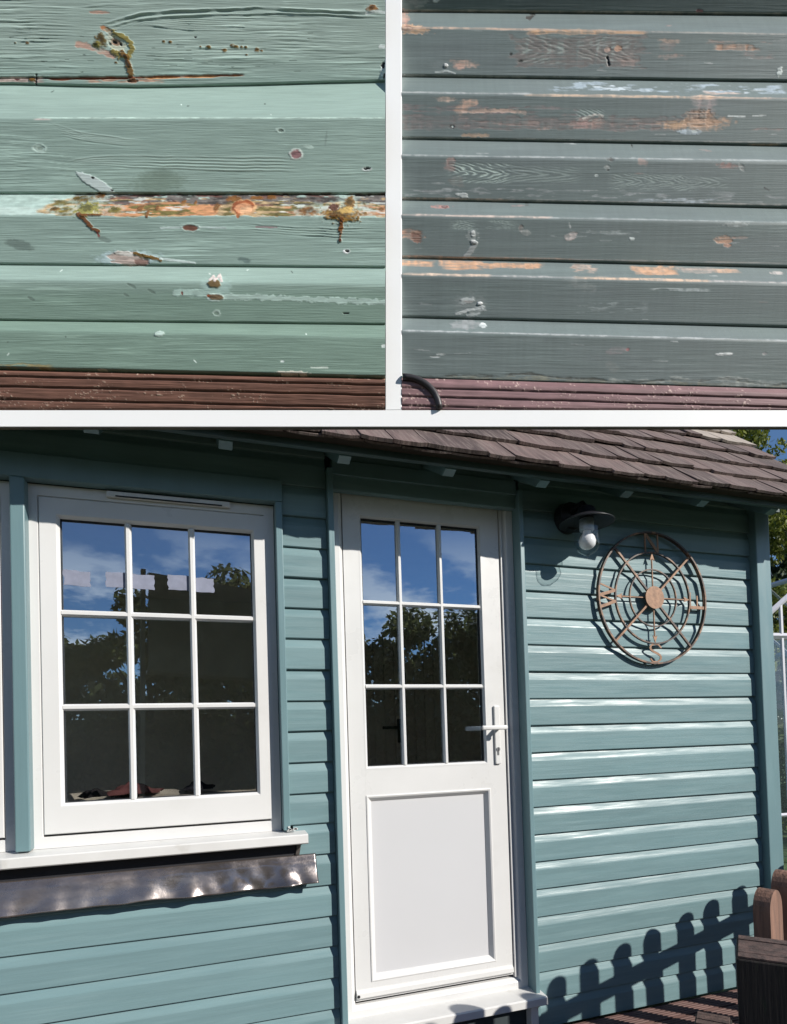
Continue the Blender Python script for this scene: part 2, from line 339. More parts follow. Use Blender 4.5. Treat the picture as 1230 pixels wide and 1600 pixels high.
# windows
def window(x0, x1, z0, z1, name='window', vent=True):
    W = box(name, x0+0.004, x1-0.004, 0.070, 0.095, z0+0.002, z0+0.03, M_pvc, shed)
    bm = bmesh.new(); add_frame(bm, x0, x1, z0, z1, [(0.0, 0.028), (0.0365, 0.028), (0.0385, 0.031), (0.0385, 0.09), (0.0, 0.09)]); obj('outer_frame', bm, M_pvc, W)
    sx0, sx1, sz0, sz1 = x0+0.0405, x1-0.0185, z0+0.046, z1-0.040
    if x0 < -1: sx0, sx1 = x0+0.0185, x1-0.0405
    bm = bmesh.new(); add_frame(bm, x0+0.0365 if x0 > -1 else x0+0.0145, x1-0.0145 if x0 > -1 else x1-0.0365, sz0-0.004, sz1+0.004, [(0, 0.040), (0.012, 0.040), (0.012, 0.07), (0, 0.07)]); obj('gasket', bm, M_gasket, W)
    gx0, gx1, gz0, gz1 = sx0+0.062, sx1-0.066, sz0+0.103, sz1-0.068
    # sash: four members so that the wide bottom rail shows
    bm = bmesh.new()
    k = 0.0025
    outer = [(sx0, sz0), (sx1, sz0), (sx1, sz1), (sx0, sz1)]; inner = [(gx0, gz0), (gx1, gz0), (gx1, gz1), (gx0, gz1)]
    def ring(pts, y): return [bm.verts.new((x, y, z)) for x, z in pts]
    def inset(pts, d):
        (a, b), (c, _), (_, e), _2 = pts
        return [(a+d, b+d), (c-d, b+d), (c-d, e-d), (a+d, e-d)]
    rs = [ring(outer, 0.075), ring(outer, 0.0295), ring(inset(outer, k), 0.027), ring(inset(inner, -0.010), 0.027), ring(inset(inner, -0.008), 0.029), ring(inner, 0.040), ring(inner, 0.075)]
    for A, B in zip(rs, rs[1:]+rs[:1]):
        for j in range(4): bm.faces.new((A[j], A[(j+1) % 4], B[(j+1) % 4], B[j]))
    obj('sash', bm, M_pvc, W)
    bm = bmesh.new(); add_frame(bm, gx0+0.0003, gx1-0.0003, gz0+0.0003, gz1-0.0003, [(0, 0.0435), (0.0022, 0.0435), (0.0022, 0.060), (0, 0.060)]); obj('gasket', bm, M_gasket, W)
    def bar(xa, xb, za, zb):
        bm = bmesh.new()
        horiz = (xb-xa) > (zb-za)
        w2 = 0.0115
        sec = [(-w2, 0.0525), (-w2, 0.046), (-0.005, 0.036), (0.005, 0.036), (w2, 0.046), (w2, 0.0525)]
        A = []; B = []
        for s, y in sec:
            if horiz: A.append(bm.verts.new((xa, y, (za+zb)/2+s))); B.append(bm.verts.new((xb, y, (za+zb)/2+s)))
            else: A.append(bm.verts.new(((xa+xb)/2+s, y-0.0006, za))); B.append(bm.verts.new(((xa+xb)/2+s, y-0.0006, zb)))
        for j in range(6): bm.faces.new((A[j], A[(j+1) % 6], B[(j+1) % 6], B[j]))
        bm.faces.new(A); bm.faces.new(B[::-1])
        obj('glazing_bar', bm, M_pvc, W)
    gw = (gx1-gx0)/3; gh = (gz1-gz0)/3
    for i in (1, 2):
        bar(gx0+gw*i-0.01, gx0+gw*i+0.01, gz0, gz1)
        bar(gx0, gx1, gz0+gh*i-0.01, gz0+gh*i+0.01)
    for i in range(3):
        for j in range(3):
            mesh('pane', [(gx0+gw*i+0.0005, 0.054, gz0+gh*j+0.0005), (gx0+gw*(i+1)-0.0005, 0.054, gz0+gh*j+0.0005), (gx0+gw*(i+1)-0.0005, 0.054, gz0+gh*(j+1)-0.0005), (gx0+gw*i+0.0005, 0.054, gz0+gh*(j+1)-0.0005)], [(0, 1, 2, 3)], M_glass, W)
    if vent:
        xm = (x0+x1)/2
        v = box('trickle_vent', -0.275, 0.145, 0.012, 0.0275, z1-0.026, z1-0.004, M_pvc, W, 0.004)
        box('vent_slot', -0.245, 0.115, 0.0105, 0.0115, z1-0.0245, z1-0.0195, M_gasket, W)
    return W, (gx0, gx1, gz0, gz1)
W2, G2 = window(-0.5275, 0.3035, 0.924, 2.160)
W1, G1 = window(-1.408, -0.5615, 0.924, 2.160, vent=False)
# sill
bm = bmesh.new()
sec = [(0.088, 0.885), (-0.045, 0.880), (-0.060, 0.880), (-0.064, 0.884), (-0.064, 0.912), (-0.060, 0.916), (0.028, 0.9225), (0.088, 0.9225)]
a = [bm.verts.new((-1.50, y, z)) for y, z in sec]; b = [bm.verts.new((0.388, y, z+0.001)) for y, z in sec]
bm.faces.new(a); bm.faces.new(b[::-1])
for i in range(8): bm.faces.new((a[i], a[(i+1) % 8], b[(i+1) % 8], b[i]))
obj('window_sill', bm, M_pvcold, shed)
box('gap_strip', XL, 0.352, -0.004, 0.028, 0.800, 0.8785, M_gapstrip, shed)  # near-black strip filling the gap between sill and lead flashing
# chips of paint at the sill end
bm = bmesh.new()
for i in range(14):
    x = 0.322+random.random()*0.035; z = 0.929+random.random()*0.014*(1-(x-0.322)/0.05)
    add_box(bm, x-0.003, x+0.004, -0.0245, -0.0195, z-0.002, z+0.003, 0, Matrix.Rotation(0, 4, 'X'))
obj('flaked_caulk', bm, M_pvcold, shed)
# lead flashing: dressed sheet with ripples along its lower edge
def sst(a, b, v): t = min(1, max(0, (v-a)/(b-a))); return t*t*(3-2*t)
nx, nz = 320, 22; V = []; F = []
rng = np.random.RandomState(3); ph = rng.rand(12)*7
for i in range(nx+1):
    x = -1.75+(0.424+1.75)*i/nx
    rp = 0.5*math.sin(9*x+ph[0])+0.5*math.sin(23*x+ph[1])+0.35*math.sin(41*x+ph[2])
    for j in range(nz+1):
        t = j/nz
        z = 0.833-0.104*t + t*(0.0035*rp)
        y = -0.012-0.004*math.sin(t*3.1)-0.022*t**1.6 - t*t*0.0055*rp - 0.0022*math.sin(31*x+5*t+ph[3])*t + (0.0016*math.sin(57*x+ph[4])+0.001*math.sin(90*x+ph[6]))*t
        k_ = sst(-0.35, 0.30, x); y -= k_*t*t*(0.007*math.sin(19*x+ph[7])+0.006*math.sin(37*x+ph[8]+3*t)+0.003*math.sin(71*x+ph[9]-6*t)); y -= 0.012*t**3
        if t < 0.25: y += (0.25-t)*0.03
        V.append((x, y, z))
for i in range(nx):
    for j in range(nz):
        q = i*(nz+1)+j; F.append((q, q+nz+1, q+nz+2, q+1))
lead = mesh('lead_flashing', V, F, M_lead, shed, True)
sm = lead.modifiers.new('thickness', 'SOLIDIFY'); sm.thickness = 0.002; sm.offset = 1.0
bm = bmesh.new(); prism_y(bm, [(0.348, 0.835), (0.362, 0.835), (0.368, 0.865), (0.3675, 0.878), (0.357, 0.878)], -0.012, -0.006); obj('lead_tab', bm, M_lead, shed)

# door
DX0, DX1, DZ0, DZ1 = 0.5285, 1.3385, 0.170, 2.292
door = box('door', DX0+0.02, DX1-0.02, 0.080, 0.085, 0.175, 0.20, M_pvc, shed)
bm = bmesh.new(); add_frame(bm, DX0, DX1, DZ0, DZ1, [(0.0, 0.030), (0.030, 0.030), (0.034, 0.032), (0.046, 0.046), (0.046, 0.10), (0.0, 0.10)]); obj('outer_frame', bm, M_pvc, door)
lx0, lx1, lz0, lz1 = DX0+0.0495, DX1-0.0635, DZ0+0.060, DZ1-0.0485
bm = bmesh.new(); add_frame(bm, DX0+0.046, DX1-0.0595, DZ0+0.046, DZ1-0.045, [(0, 0.062), (0.012, 0.062), (0.012, 0.09), (0, 0.09)]); obj('gasket', bm, M_gasket, door)
bm = bmesh.new(); add_box(bm, DX1-0.0585, DX1-0.0475, 0.036, 0.098, DZ0+0.05, DZ1-0.05, 0.002); obj('frame_stop', bm, M_pvc, door)
gx0, gx1, gz0, gz1 = 0.656, 1.178, 1.149, 2.155
px0, px1, pz0, pz1 = 0.643, 1.196, 0.298, 1.033
# leaf: stiles and rails around glass and panel openings
bm = bmesh.new()
def fr(y, pts): return [bm.verts.new((x, y, z)) for x, z in pts]
def slab(x0, x1, z0, z1): add_box(bm, x0, x1, 0.044, 0.088, z0, z1)
slab(lx0, gx0-0.013, lz0, lz1); slab(gx1+0.013, lx1, lz0, lz1)
slab(gx0-0.0129, gx1+0.0129, gz1+0.013, lz1); slab(gx0-0.0129, gx1+0.0129, pz1, gz0-0.013); slab(gx0-0.0129, gx1+0.0129, lz0, pz0)
slab(gx0-0.0129, px0, pz0, pz1) if px0 > gx0-0.0129 else None
leaf = obj('leaf', bm, M_pvc, door)
bm = bmesh.new(); add_frame(bm, gx0-0.0128, gx1+0.0128, gz0-0.0128, gz1+0.0128, [(0, 0.0435), (0.005, 0.0435), (0.0125, 0.053), (0.0125, 0.086), (0, 0.086)]); obj('glazing_bead', bm, M_pvc, door)
bm = bmesh.new(); add_frame(bm, gx0, gx1, gz0, gz1, [(0, 0.057), (0.003, 0.057), (0.003, 0.075), (0, 0.075)]); obj('gasket', bm, M_gasket, door)
bm = bmesh.new(); add_frame(bm, px0, px1+0.0, pz0, pz1, [(0, 0.0415), (0.004, 0.0405), (0.010, 0.043), (0.024, 0.060), (0.024, 0.088), (0, 0.088)]); obj('panel_moulding', bm, M_pvc, door)
box('panel', px0+0.02, px1-0.02, 0.0615, 0.085, pz0+0.02, pz1-0.02, M_panel, door)
def dbar(xa, xb, za, zb):
    bm = bmesh.new(); horiz = (xb-xa) > (zb-za); w2 = 0.0095
    sec = [(-w2, 0.062), (-w2, 0.055), (-0.004, 0.047), (0.004, 0.047), (w2, 0.055), (w2, 0.062)]; A = []; B = []
    for s, y in sec:
        if horiz: A.append(bm.verts.new((xa, y, za+s))); B.append(bm.verts.new((xb, y, za+s)))
        else: A.append(bm.verts.new((xa+s, y-0.0006, za))); B.append(bm.verts.new((xa+s, y-0.0006, zb)))
    for j in range(6): bm.faces.new((A[j], A[(j+1) % 6], B[(j+1) % 6], B[j]))
    bm.faces.new(A); bm.faces.new(B[::-1]); obj('glazing_bar', bm, M_pvc, door)
dv = [gx0, 0.8155, 0.9995, gx1]; dh = [gz0, 1.470, 1.8125, gz1]
for x in dv[1:3]: dbar(x, x, gz0, gz1)
for z in dh[1:3]: dbar(gx0, gx1, z, z)
for i in range(3):
    for j in range(3):
        mesh('pane', [(dv[i]+0.0005, 0.0635, dh[j]+0.0005), (dv[i+1]-0.0005, 0.0635, dh[j]+0.0005), (dv[i+1]-0.0005, 0.0635, dh[j+1]-0.0005), (dv[i]+0.0005, 0.0635, dh[j+1]-0.0005)], [(0, 1, 2, 3)], M_glass, door)
# weather bar at the foot of the leaf
bm = bmesh.new(); sec = [(0.0435, 0.236), (0.034, 0.240), (0.028, 0.246), (0.030, 0.262), (0.040, 0.272), (0.0435, 0.273)]
a = [bm.verts.new((lx0+0.002, y, z)) for y, z in sec]; b = [bm.verts.new((lx1-0.004, y, z)) for y, z in sec]; bm.faces.new(a); bm.faces.new(b[::-1])
for i in range(6): bm.faces.new((a[i], a[(i+1) % 6], b[(i+1) % 6], b[i]))
obj('weather_bar', bm, M_pvcold, door)
bm = bmesh.new(); add_tube(bm, [(lx0+0.008, 0.0335, 0.2535), (lx0+0.0075, 0.027, 0.2535)], 0.006, 10); obj('drain_hole', bm, M_gasket, door)
# handle
bm = bmesh.new(); add_box(bm, 1.2215, 1.2485, 0.034, 0.0438, 1.134, 1.386, 0.0045, seg=3); hp = obj('handle_plate', bm, M_pvc, door)
bm = bmesh.new(); add_tube(bm, [(1.238, 0.040, 1.291), (1.238, -0.012, 1.291)], 0.0095, 14)
hl = obj('handle_stem', bm, M_pvc, door, True)
bm = bmesh.new(); add_box(bm, 1.136, 1.256, -0.022, -0.008, 1.2815, 1.3005, 0.0055, seg=3); obj('handle_lever', bm, M_pvc, door, True)
bm = bmesh.new(); add_tube(bm, [(1.235, 0.0345, 1.199), (1.235, 0.0310, 1.199)], 0.0085, 16); add_box(bm, 1.2315, 1.2385, 0.0310, 0.0345, 1.174, 1.196, 0.001); obj('lock_cylinder', bm, mat('lock_nickel', (0.30, 0.30, 0.31), 0.35, metal=0.8), door)
bm = bmesh.new(); add_box(bm, 1.2338, 1.2362, 0.0302, 0.0309, 1.192, 1.206); obj('keyhole', bm, M_gasket, door)
# threshold
bm = bmesh.new(); sec = [(0.10, 0.120), (-0.060, 0.126), (-0.066, 0.130), (-0.066, 0.158), (-0.060, 0.163), (0.029, 0.172), (0.10, 0.172)]
a = [bm.verts.new((0.46, y, z)) for y, z in sec]; b = [bm.verts.new((1.372, y, z)) for y, z in sec]; bm.faces.new(a); bm.faces.new(b[::-1])
for i in range(7): bm.faces.new((a[i], a[(i+1) % 7], b[(i+1) % 7], b[i]))
obj('threshold', bm, M_pvcold, shed)
box('plinth_board', 0.5285, 1.3385, -0.006, 0.029, 0.0, 0.118, M_wallback, shed)
bm = bmesh.new(); add_box(bm, 1.302, 1.338, -0.048, -0.0065, 0.006, 0.1255, 0.003); obj('threshold_bracket', bm, M_pvcold, shed)

# eaves
box('fascia', XL-0.2, 2.93, -0.252, -0.230, 2.266, 2.302, M_eave, shed, 0.002)
def slopebox(name, x0, x1, s0, s1, t0, t1, m, parent, bev=0.0):
    """box laid along the front roof slope: s up the slope from the eave, t normal to it"""
    rot = Matrix.Translation((0, EY, EZ)) @ Matrix.Rotation(PITCH, 4, 'X')
    return box(name, x0, x1, s0, s1, t0, t1, m, parent, bev, rot)
for x in [0.12+0.4075*i for i in range(-5, 7)]:
    bm = bmesh.new(); poly = [(-0.2295, 2.262), (-0.195, 2.250), (0.029, 2.385), (0.029, 2.55), (-0.2295, 2.312)]
    a = [bm.verts.new((x-0.022, y, z)) for y, z in poly]; b = [bm.verts.new((x+0.022, y, z)) for y, z in poly]; bm.faces.new(a); bm.faces.new(b[::-1])
    for i in range(5): bm.faces.new((a[i], a[(i+1) % 5], b[(i+1) % 5], b[i]))
    obj('rafter', bm, M_teald if True else M_eave, shed)
bm = bmesh.new(); add_box(bm, XL-0.2, 2.93, 0.0305, 0.075, 2.381, 2.62); obj('wall_plate', bm, M_eave, shed)
SL = (RIDGE_Y-EY)/math.cos(PITCH)
roof = slopebox('roof', XL-0.2, 2.94, 0.02, SL, -0.024, -0.004, M_roofdeck, shed)
bm = bmesh.new(); zr = roofz(RIDGE_Y)
ry = 2.9
a = [(x, y, z) for x in (XL-0.2, 2.94) for y, z in ((RIDGE_Y+0.002, zr+0.004), (ry, zr-(ry-RIDGE_Y)*math.tan(PITCH)), (ry, zr-(ry-RIDGE_Y)*math.tan(PITCH)-0.03), (RIDGE_Y+0.002, zr-0.03))]
mesh('rear_roof_slope', a, [(0, 1, 2, 3), (4, 5, 6, 7), (0, 1, 5, 4), (1, 2, 6, 5), (2, 3, 7, 6), (3, 0, 4, 7)], M_shingle, shed)
bm = bmesh.new()
rot = Matrix.Translation((0, EY, EZ)) @ Matrix.Rotation(PITCH, 4, 'X')
add_box(bm, 2.905, 2.938, 0.0, SL, -0.075, -0.025, 0, rot); obj('barge_board', bm, M_eave, shed)
# shingles: tapered, uneven butts, each one its own piece
EXPO = 0.178
def shingle(x0, x1, s0, ln, tk, tilt, skew, m, lift=0.0):
    bm = bmesh.new(); n = 4; rows = []
    top = []; bot = []
    for i in range(n+1):
        f = i/n; x = x0+(x1-x0)*f
        j = random.uniform(-0.0022, 0.0022) + skew*(f-0.5)
        cup = 0.0035*(2*f-1)**2*random.uniform(0.4, 1.4)
        top.append([bm.verts.new((x, s0+j, tilt+tk+cup+lift)), bm.verts.new((x, s0+ln*0.5, (tilt+tk)*0.62)), bm.verts.new((x, s0+ln, 0.006))])
        bot.append([bm.verts.new((x, s0+j, tilt+cup+lift)), bm.verts.new((x, s0+ln, 0.001))])
    for i in range(n):
        A, B = top[i], top[i+1]; P, Q = bot[i], bot[i+1]
        bm.faces.new((A[0], B[0], B[1], A[1])); bm.faces.new((A[1], B[1], B[2], A[2]))
        bm.faces.new((P[0], Q[0], B[0], A[0])); bm.faces.new((P[1], Q[1], Q[0], P[0]))
    for tt, bb in ((top[0], bot[0]), (top[-1], bot[-1])): bm.faces.new((tt[0], tt[1], tt[2], bb[1], bb[0]))
    bmesh.ops.transform(bm, matrix=rot, verts=bm.verts)
    return bm
stuffbm = bmesh.new(); cnt = 0
courses = int(SL/EXPO)
for c in range(-1, courses):
    x = XL-0.22+random.uniform(0, 0.1)
    while x < 2.95:
        wd = random.choice([0.11, 0.14, 0.16, 0.18, 0.20, 0.24])*random.uniform(0.92, 1.08); x1 = min(x+wd, 2.965+random.uniform(-0.01, 0.01))
        if 2.965-x1 < 0.05: x1 = 2.965+random.uniform(-0.012, 0.012)
        s0 = -0.022+EXPO*max(c, 0) + random.uniform(-0.010, 0.010) + (0.010 if c == -1 else 0)
        if c == -1: b_ = shingle(x, x1-0.003, s0, 0.20, 0.008, 0.004, 0, None)
        else: b_ = shingle(x, x1-random.uniform(0.002, 0.005), s0, 0.30, 0.011+random.uniform(-0.002, 0.003), 0.017+random.uniform(-0.001, 0.003), random.uniform(-0.009, 0.009), None, random.choice([0, 0, 0, 0.002, 0.004]))
        if x1 > -0.55 and c <= 7 and cnt < 298:
            cnt += 1
            mm = M_shingold if (c >= 4 and x1 > 2.62 and random.random() < 0.8) else M_shingle
            obj('shingle', b_, mm, roof)
        else:
            tmp = bpy.data.meshes.new('t'); b_.to_mesh(tmp); b_.free(); stuffbm.from_mesh(tmp); bpy.data.meshes.remove(tmp)
        x = x1
far = obj('far_shingles', stuffbm, M_shingle, roof); far['kind'] = 'stuff'

# interior
inn = bmesh.new()
add_box(inn, XL+0.052, XR-0.052, 0.10, DEPTH-0.052, 0.0, 0.10); obj('floor', inn, M_infloor, shed)
box('inner_back_wall', XL+0.06, XR-0.06, DEPTH-0.08, DEPTH-0.055, 0.101, 2.38, M_inwall, shed)
box('inner_side_wall', XR-0.075, XR-0.055, 0.10, DEPTH-0.085, 0.101, 2.38, M_inwall, shed)
bm = bmesh.new(); add_box(bm, XL+0.08, XR-0.08, 0.10, DEPTH-0.085, 2.36, 2.38); obj('ceiling', bm, M_inwall, shed)
bm = bmesh.new()
for i in range(9):
    x = 1.25+i*0.09; add_box(bm, x, x+0.084, DEPTH-0.10, DEPTH-0.081, 0.105, 2.1, 0.004)
obj('panelled_inner_door', bm, M_inwall, shed)
bm = bmesh.new(); add_box(bm, 1.62, 1.655, DEPTH-0.125, DEPTH-0.101, 1.22, 1.42, 0.004); add_box(bm, 1.48, 1.63, DEPTH-0.15, DEPTH-0.130, 1.335, 1.36, 0.006); obj('inner_door_handle', bm, M_gasket, shed)
bench = box('bench', -1.55, 0.45, 0.12, 0.75, 0.98, 1.03, M_inwall, shed)

# ------------------------------------------------------------------ things behind the window
def cloth(name, cx, cy, cz, rx, ry, h, colour, label, seed):
    rg = np.random.RandomState(seed); n = 34; V = []; F = []
    ph = rg.rand(20)*6.28
    for i in range(n+1):
        for j in range(n+1):
            u = 2*i/n-1; v = 2*j/n-1; r = math.hypot(u, v)
            e = 1+0.18*math.sin(3*math.atan2(v, u)+ph[0])+0.1*math.sin(7*math.atan2(v, u)+ph[1])
            f = max(0, 1-(r/e/1.0)**2.6) if r < e else 0
            z = h*f*(0.62+0.22*math.sin(5*u+ph[2]+2*v)+0.16*math.sin(9*v+ph[3]-4*u))
            V.append((cx+rx*u*e*0.9, cy+ry*v*e*0.9, cz+z))
    for i in range(n):
        for j in range(n):
            q = i*(n+1)+j; F.append((q, q+n+1, q+n+2, q+1))
    o = mesh(name, V, F, mat(name+'_cloth', colour, 0.85, 0.25, 14, bump=0.002, bscale=60), None, True)
    return tag(o, label, 'clothing')
tag(cloth('blanket', -0.35, 0.42, 1.031, 0.95, 0.24, 0.055, (0.50, 0.47, 0.42), 'x', 3), 'pale blanket spread on the bench behind the window', 'blanket')
cloth('folded_shirt', -0.235, 0.30, 1.075, 0.105, 0.07, 0.048, (0.15, 0.055, 0.06), 'crumpled dark red shirt behind the bottom left window pane', 5)
cloth('dark_garment', -0.345, 0.27, 1.070, 0.08, 0.06, 0.035, (0.015, 0.014, 0.02), 'crumpled black garment beside the red shirt behind the glass', 9)
cloth('knitted_hat', 0.010, 0.30, 1.078, 0.06, 0.05, 0.036, (0.012, 0.012, 0.022), 'small black hat behind the bottom middle window pane', 12)
# pale strips set on the glass to stand in for reflected patches
def reflection_patch(x0, x1, z0, z1, label, seed):
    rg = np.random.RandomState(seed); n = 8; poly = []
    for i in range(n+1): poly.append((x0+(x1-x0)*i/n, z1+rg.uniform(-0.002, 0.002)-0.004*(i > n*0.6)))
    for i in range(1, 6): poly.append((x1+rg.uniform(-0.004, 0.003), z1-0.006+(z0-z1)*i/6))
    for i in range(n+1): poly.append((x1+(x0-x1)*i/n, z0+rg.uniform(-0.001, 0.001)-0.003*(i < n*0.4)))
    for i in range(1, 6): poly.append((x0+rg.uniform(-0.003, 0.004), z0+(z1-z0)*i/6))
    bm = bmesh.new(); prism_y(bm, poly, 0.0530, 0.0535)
    return tag(obj('reflection_strip', bm, M_reflection), label, 'reflection_patch', 'pale strips standing for reflected patches on the window glass')
M_reflection = mat('pale_reflection', (0.20, 0.215, 0.285), 0.7, 0.15, 30)
reflection_patch(-0.4195, -0.335, 1.826, 1.880, 'pale strip standing for a reflected patch in the top left pane of the window', 1)
reflection_patch(-0.285, -0.125, 1.826, 1.880, 'pale strip standing for a reflected patch behind the bar between top left and middle panes', 2)
reflection_patch(-0.080, 0.080, 1.826, 1.880, 'pale strip standing for a reflected patch behind the bar between top middle and right panes', 4)

# ------------------------------------------------------------------ wall lamp
LX, LY, LZ = 1.607, -0.128, 2.158
lamp = thing('wall_lamp', 'black lantern wall light with a white bulb in a clear jar', 'lamp', (LX, 0, LZ))
def loc(o): o.location = -Vector((LX, 0, LZ)); return o
bm = bmesh.new()
nn = 28
a = [bm.verts.new((LX-0.012+0.062*math.cos(2*math.pi*j/nn), -0.0005, LZ+0.055+0.068*math.sin(2*math.pi*j/nn))) for j in range(nn)]
b = [bm.verts.new((LX-0.012+0.056*math.cos(2*math.pi*j/nn), -0.045, LZ+0.055+0.061*math.sin(2*math.pi*j/nn))) for j in range(nn)]
bm.faces.new(b)
for j in range(nn): bm.faces.new((a[j], a[(j+1) % nn], b[(j+1) % nn], b[j]))
loc(obj('back_plate', bm, M_black, lamp))
bm = bmesh.new(); add_tube(bm, [(LX-0.01, -0.03, LZ+0.065), (LX-0.006, -0.07, LZ+0.085), (LX-0.002, -0.105, LZ+0.085), (LX, LY, LZ+0.06), (LX, LY, LZ+0.035)], [0.016, 0.015, 0.014, 0.014, 0.016], 12); loc(obj('arm', bm, M_black, lamp, True))
bm = bmesh.new(); add_lathe(bm, [(0.0, 0.066), (0.026, 0.064), (0.036, 0.056), (0.041, 0.036), (0.052, 0.027), (0.082, 0.014), (0.108, 0.000), (0.1145, -0.004), (0.115, -0.007), (0.1125, -0.008), (0.106, -0.004), (0.078, 0.006), (0.044, 0.016), (0.0, 0.018)], (LX, LY, LZ), 48); loc(obj('shade', bm, mat('black_enamel', (0.016, 0.017, 0.021), 0.40, spec=0.45), lamp, True))
bm = bmesh.new(); add_lathe(bm, [(0.0, 0.012), (0.030, 0.010), (0.031, -0.035), (0.028, -0.040), (0.0, -0.040)], (LX, LY, LZ), 28); loc(obj('lamp_holder', bm, M_collar, lamp, True))
bm = bmesh.new(); add_lathe(bm, [(0.016, -0.038), (0.020, -0.052), (0.031, -0.066), (0.036, -0.084), (0.033, -0.101), (0.023, -0.113), (0.010, -0.119), (0.0, -0.120)], (LX, LY, LZ), 28); loc(obj('bulb', bm, M_bulb, lamp, True))
bm = bmesh.new(); add_lathe(bm, [(0.052, 0.004), (0.0525, -0.040), (0.053, -0.085), (0.049, -0.108), (0.038, -0.127), (0.020, -0.139), (0.006, -0.145), (0.004, -0.153), (0.0, -0.155)], (LX, LY, LZ), 36); loc(obj('glass_jar', bm, M_jar, lamp, True))

# ------------------------------------------------------------------ compass wall art
CX, CY, CZ, CR = 2.042, -0.019, 1.876, 0.306
comp = thing('compass_wall_art', 'round rusted metal compass wall art hung right of the lamp', 'wall art', (CX, CY, CZ))
def ringband(R0, w, d):
    bm = bmesh.new(); n = 96
    rs = []
    for (r, y) in ((R0+w/2, -d/2), (R0+w/2, d/2), (R0-w/2, d/2), (R0-w/2, -d/2)):
        rs.append([bm.verts.new((r*math.cos(2*math.pi*j/n), y, r*math.sin(2*math.pi*j/n))) for j in range(n)])
    for A, B in zip(rs, rs[1:]+rs[:1]):
        for j in range(n): bm.faces.new((A[j], A[(j+1) % n], B[(j+1) % n], B[j]))
    return bm
obj('ring', ringband(CR, 0.0075, 0.018), M_rustdark, comp)
obj('ring', ringband(CR*0.695, 0.0062, 0.011), M_rustdark, comp)
obj('ring', ringband(CR*0.435, 0.0052, 0.009), M_rustdark, comp)
bm = bmesh.new(); n = 48
for y in (-0.011, -0.007): pass
a = [bm.verts.new((CR*0.172*math.cos(2*math.pi*j/n), -0.0125, CR*0.172*math.sin(2*math.pi*j/n))) for j in range(n)]
b = [bm.verts.new((CR*0.172*math.cos(2*math.pi*j/n), -0.0085, CR*0.172*math.sin(2*math.pi*j/n))) for j in range(n)]
bm.faces.new(a); bm.faces.new(b[::-1])
for j in range(n): bm.faces.new((a[j], a[(j+1) % n], b[(j+1) % n], b[j]))
obj('disc', bm, M_rust, comp)
def barp(bm, p, q, w, y0=-0.003, y1=0.003):
    p = Vector((p[0], p[1])); q = Vector((q[0], q[1])); d = (q-p).normalized(); nrm = Vector((-d.y, d.x))*w/2
    prism_y(bm, [tuple(p+nrm), tuple(q+nrm), tuple(q-nrm), tuple(p-nrm)], y0, y1)
for ang in (43, 133, 223, 313):
    c_, s_ = math.cos(R(ang)), math.sin(R(ang)); bm = bmesh.new()
    barp(bm, (0.045*c_, 0.045*s_), (CR*c_, CR*s_), 0.0090, -0.0050, 0.0050); obj('spoke', bm, M_rust if ang in (43, 223) else M_rustdark, comp)
for ang in (0, 90, 180, 270):                       # thin pointers with arrow heads
    c_, s_ = math.cos(R(ang)), math.sin(R(ang)); bm = bmesh.new()
    barp(bm, (0.045*c_, 0.045*s_), (CR*0.66*c_, CR*0.66*s_), 0.0044)
    def rp(r, t): return (r*c_-t*s_, r*s_+t*c_)
    prism_y(bm, [rp(CR*0.69, 0), rp(CR*0.575, 0.013), rp(CR*0.60, 0.0), rp(CR*0.575, -0.013)], -0.0042, -0.0008)
    obj('pointer', bm, M_rust, comp)
def letter(ang, strokes, wd):
    c_, s_ = math.cos(R(ang)), math.sin(R(ang)); bm = bmesh.new(); r0, r1 = CR*0.70, CR*0.985
    hgt = r1-r0
    def T(x, y): r = r0+y*hgt; t = -x*0.072; return (r*c_-t*s_, r*s_+t*c_)
    for k, (p, q, wf) in enumerate(strokes): barp(bm, T(*p), T(*q), wd*wf, -0.0052+0.0003*k, -0.0006-0.0002*k)
    obj('letter', bm, M_rust, comp)
letter(90, [((-0.5, 0), (-0.5, 1), 1), ((-0.5, 1), (0.5, 0), 1.8), ((0.5, 0), (0.5, 1), 1)], 0.0075)
letter(180, [((-0.75, 1), (-0.35, 0), 1.7), ((-0.35, 0), (0.0, 1), 0.9), ((0.0, 1), (0.35, 0), 1.7), ((0.35, 0), (0.75, 1), 0.9)], 0.0080)
letter(0, [((0.5, 0), (0.5, 1), 1.8), ((0.5, 1), (-0.5, 1), 0.9), ((0.5, 0.5), (-0.3, 0.5), 0.9), ((0.5, 0), (-0.5, 0), 1.4)], 0.0080)
sp_ = []
for i in range(17):
    t = i/16; a_ = R(20)+t*R(250) if t <= 0.5 else 0
pts = [(0.45, 0.80), (0.25, 0.97), (-0.1, 0.98), (-0.38, 0.84), (-0.40, 0.66), (-0.18, 0.54), (0.18, 0.42), (0.42, 0.28), (0.36, 0.10), (0.08, 0.02), (-0.25, 0.04), (-0.48, 0.22)]
letter(270, [(pts[i], pts[i+1], 1.1 if 3 <= i <= 7 else 0.75) for i in range(len(pts)-1)], 0.0095)

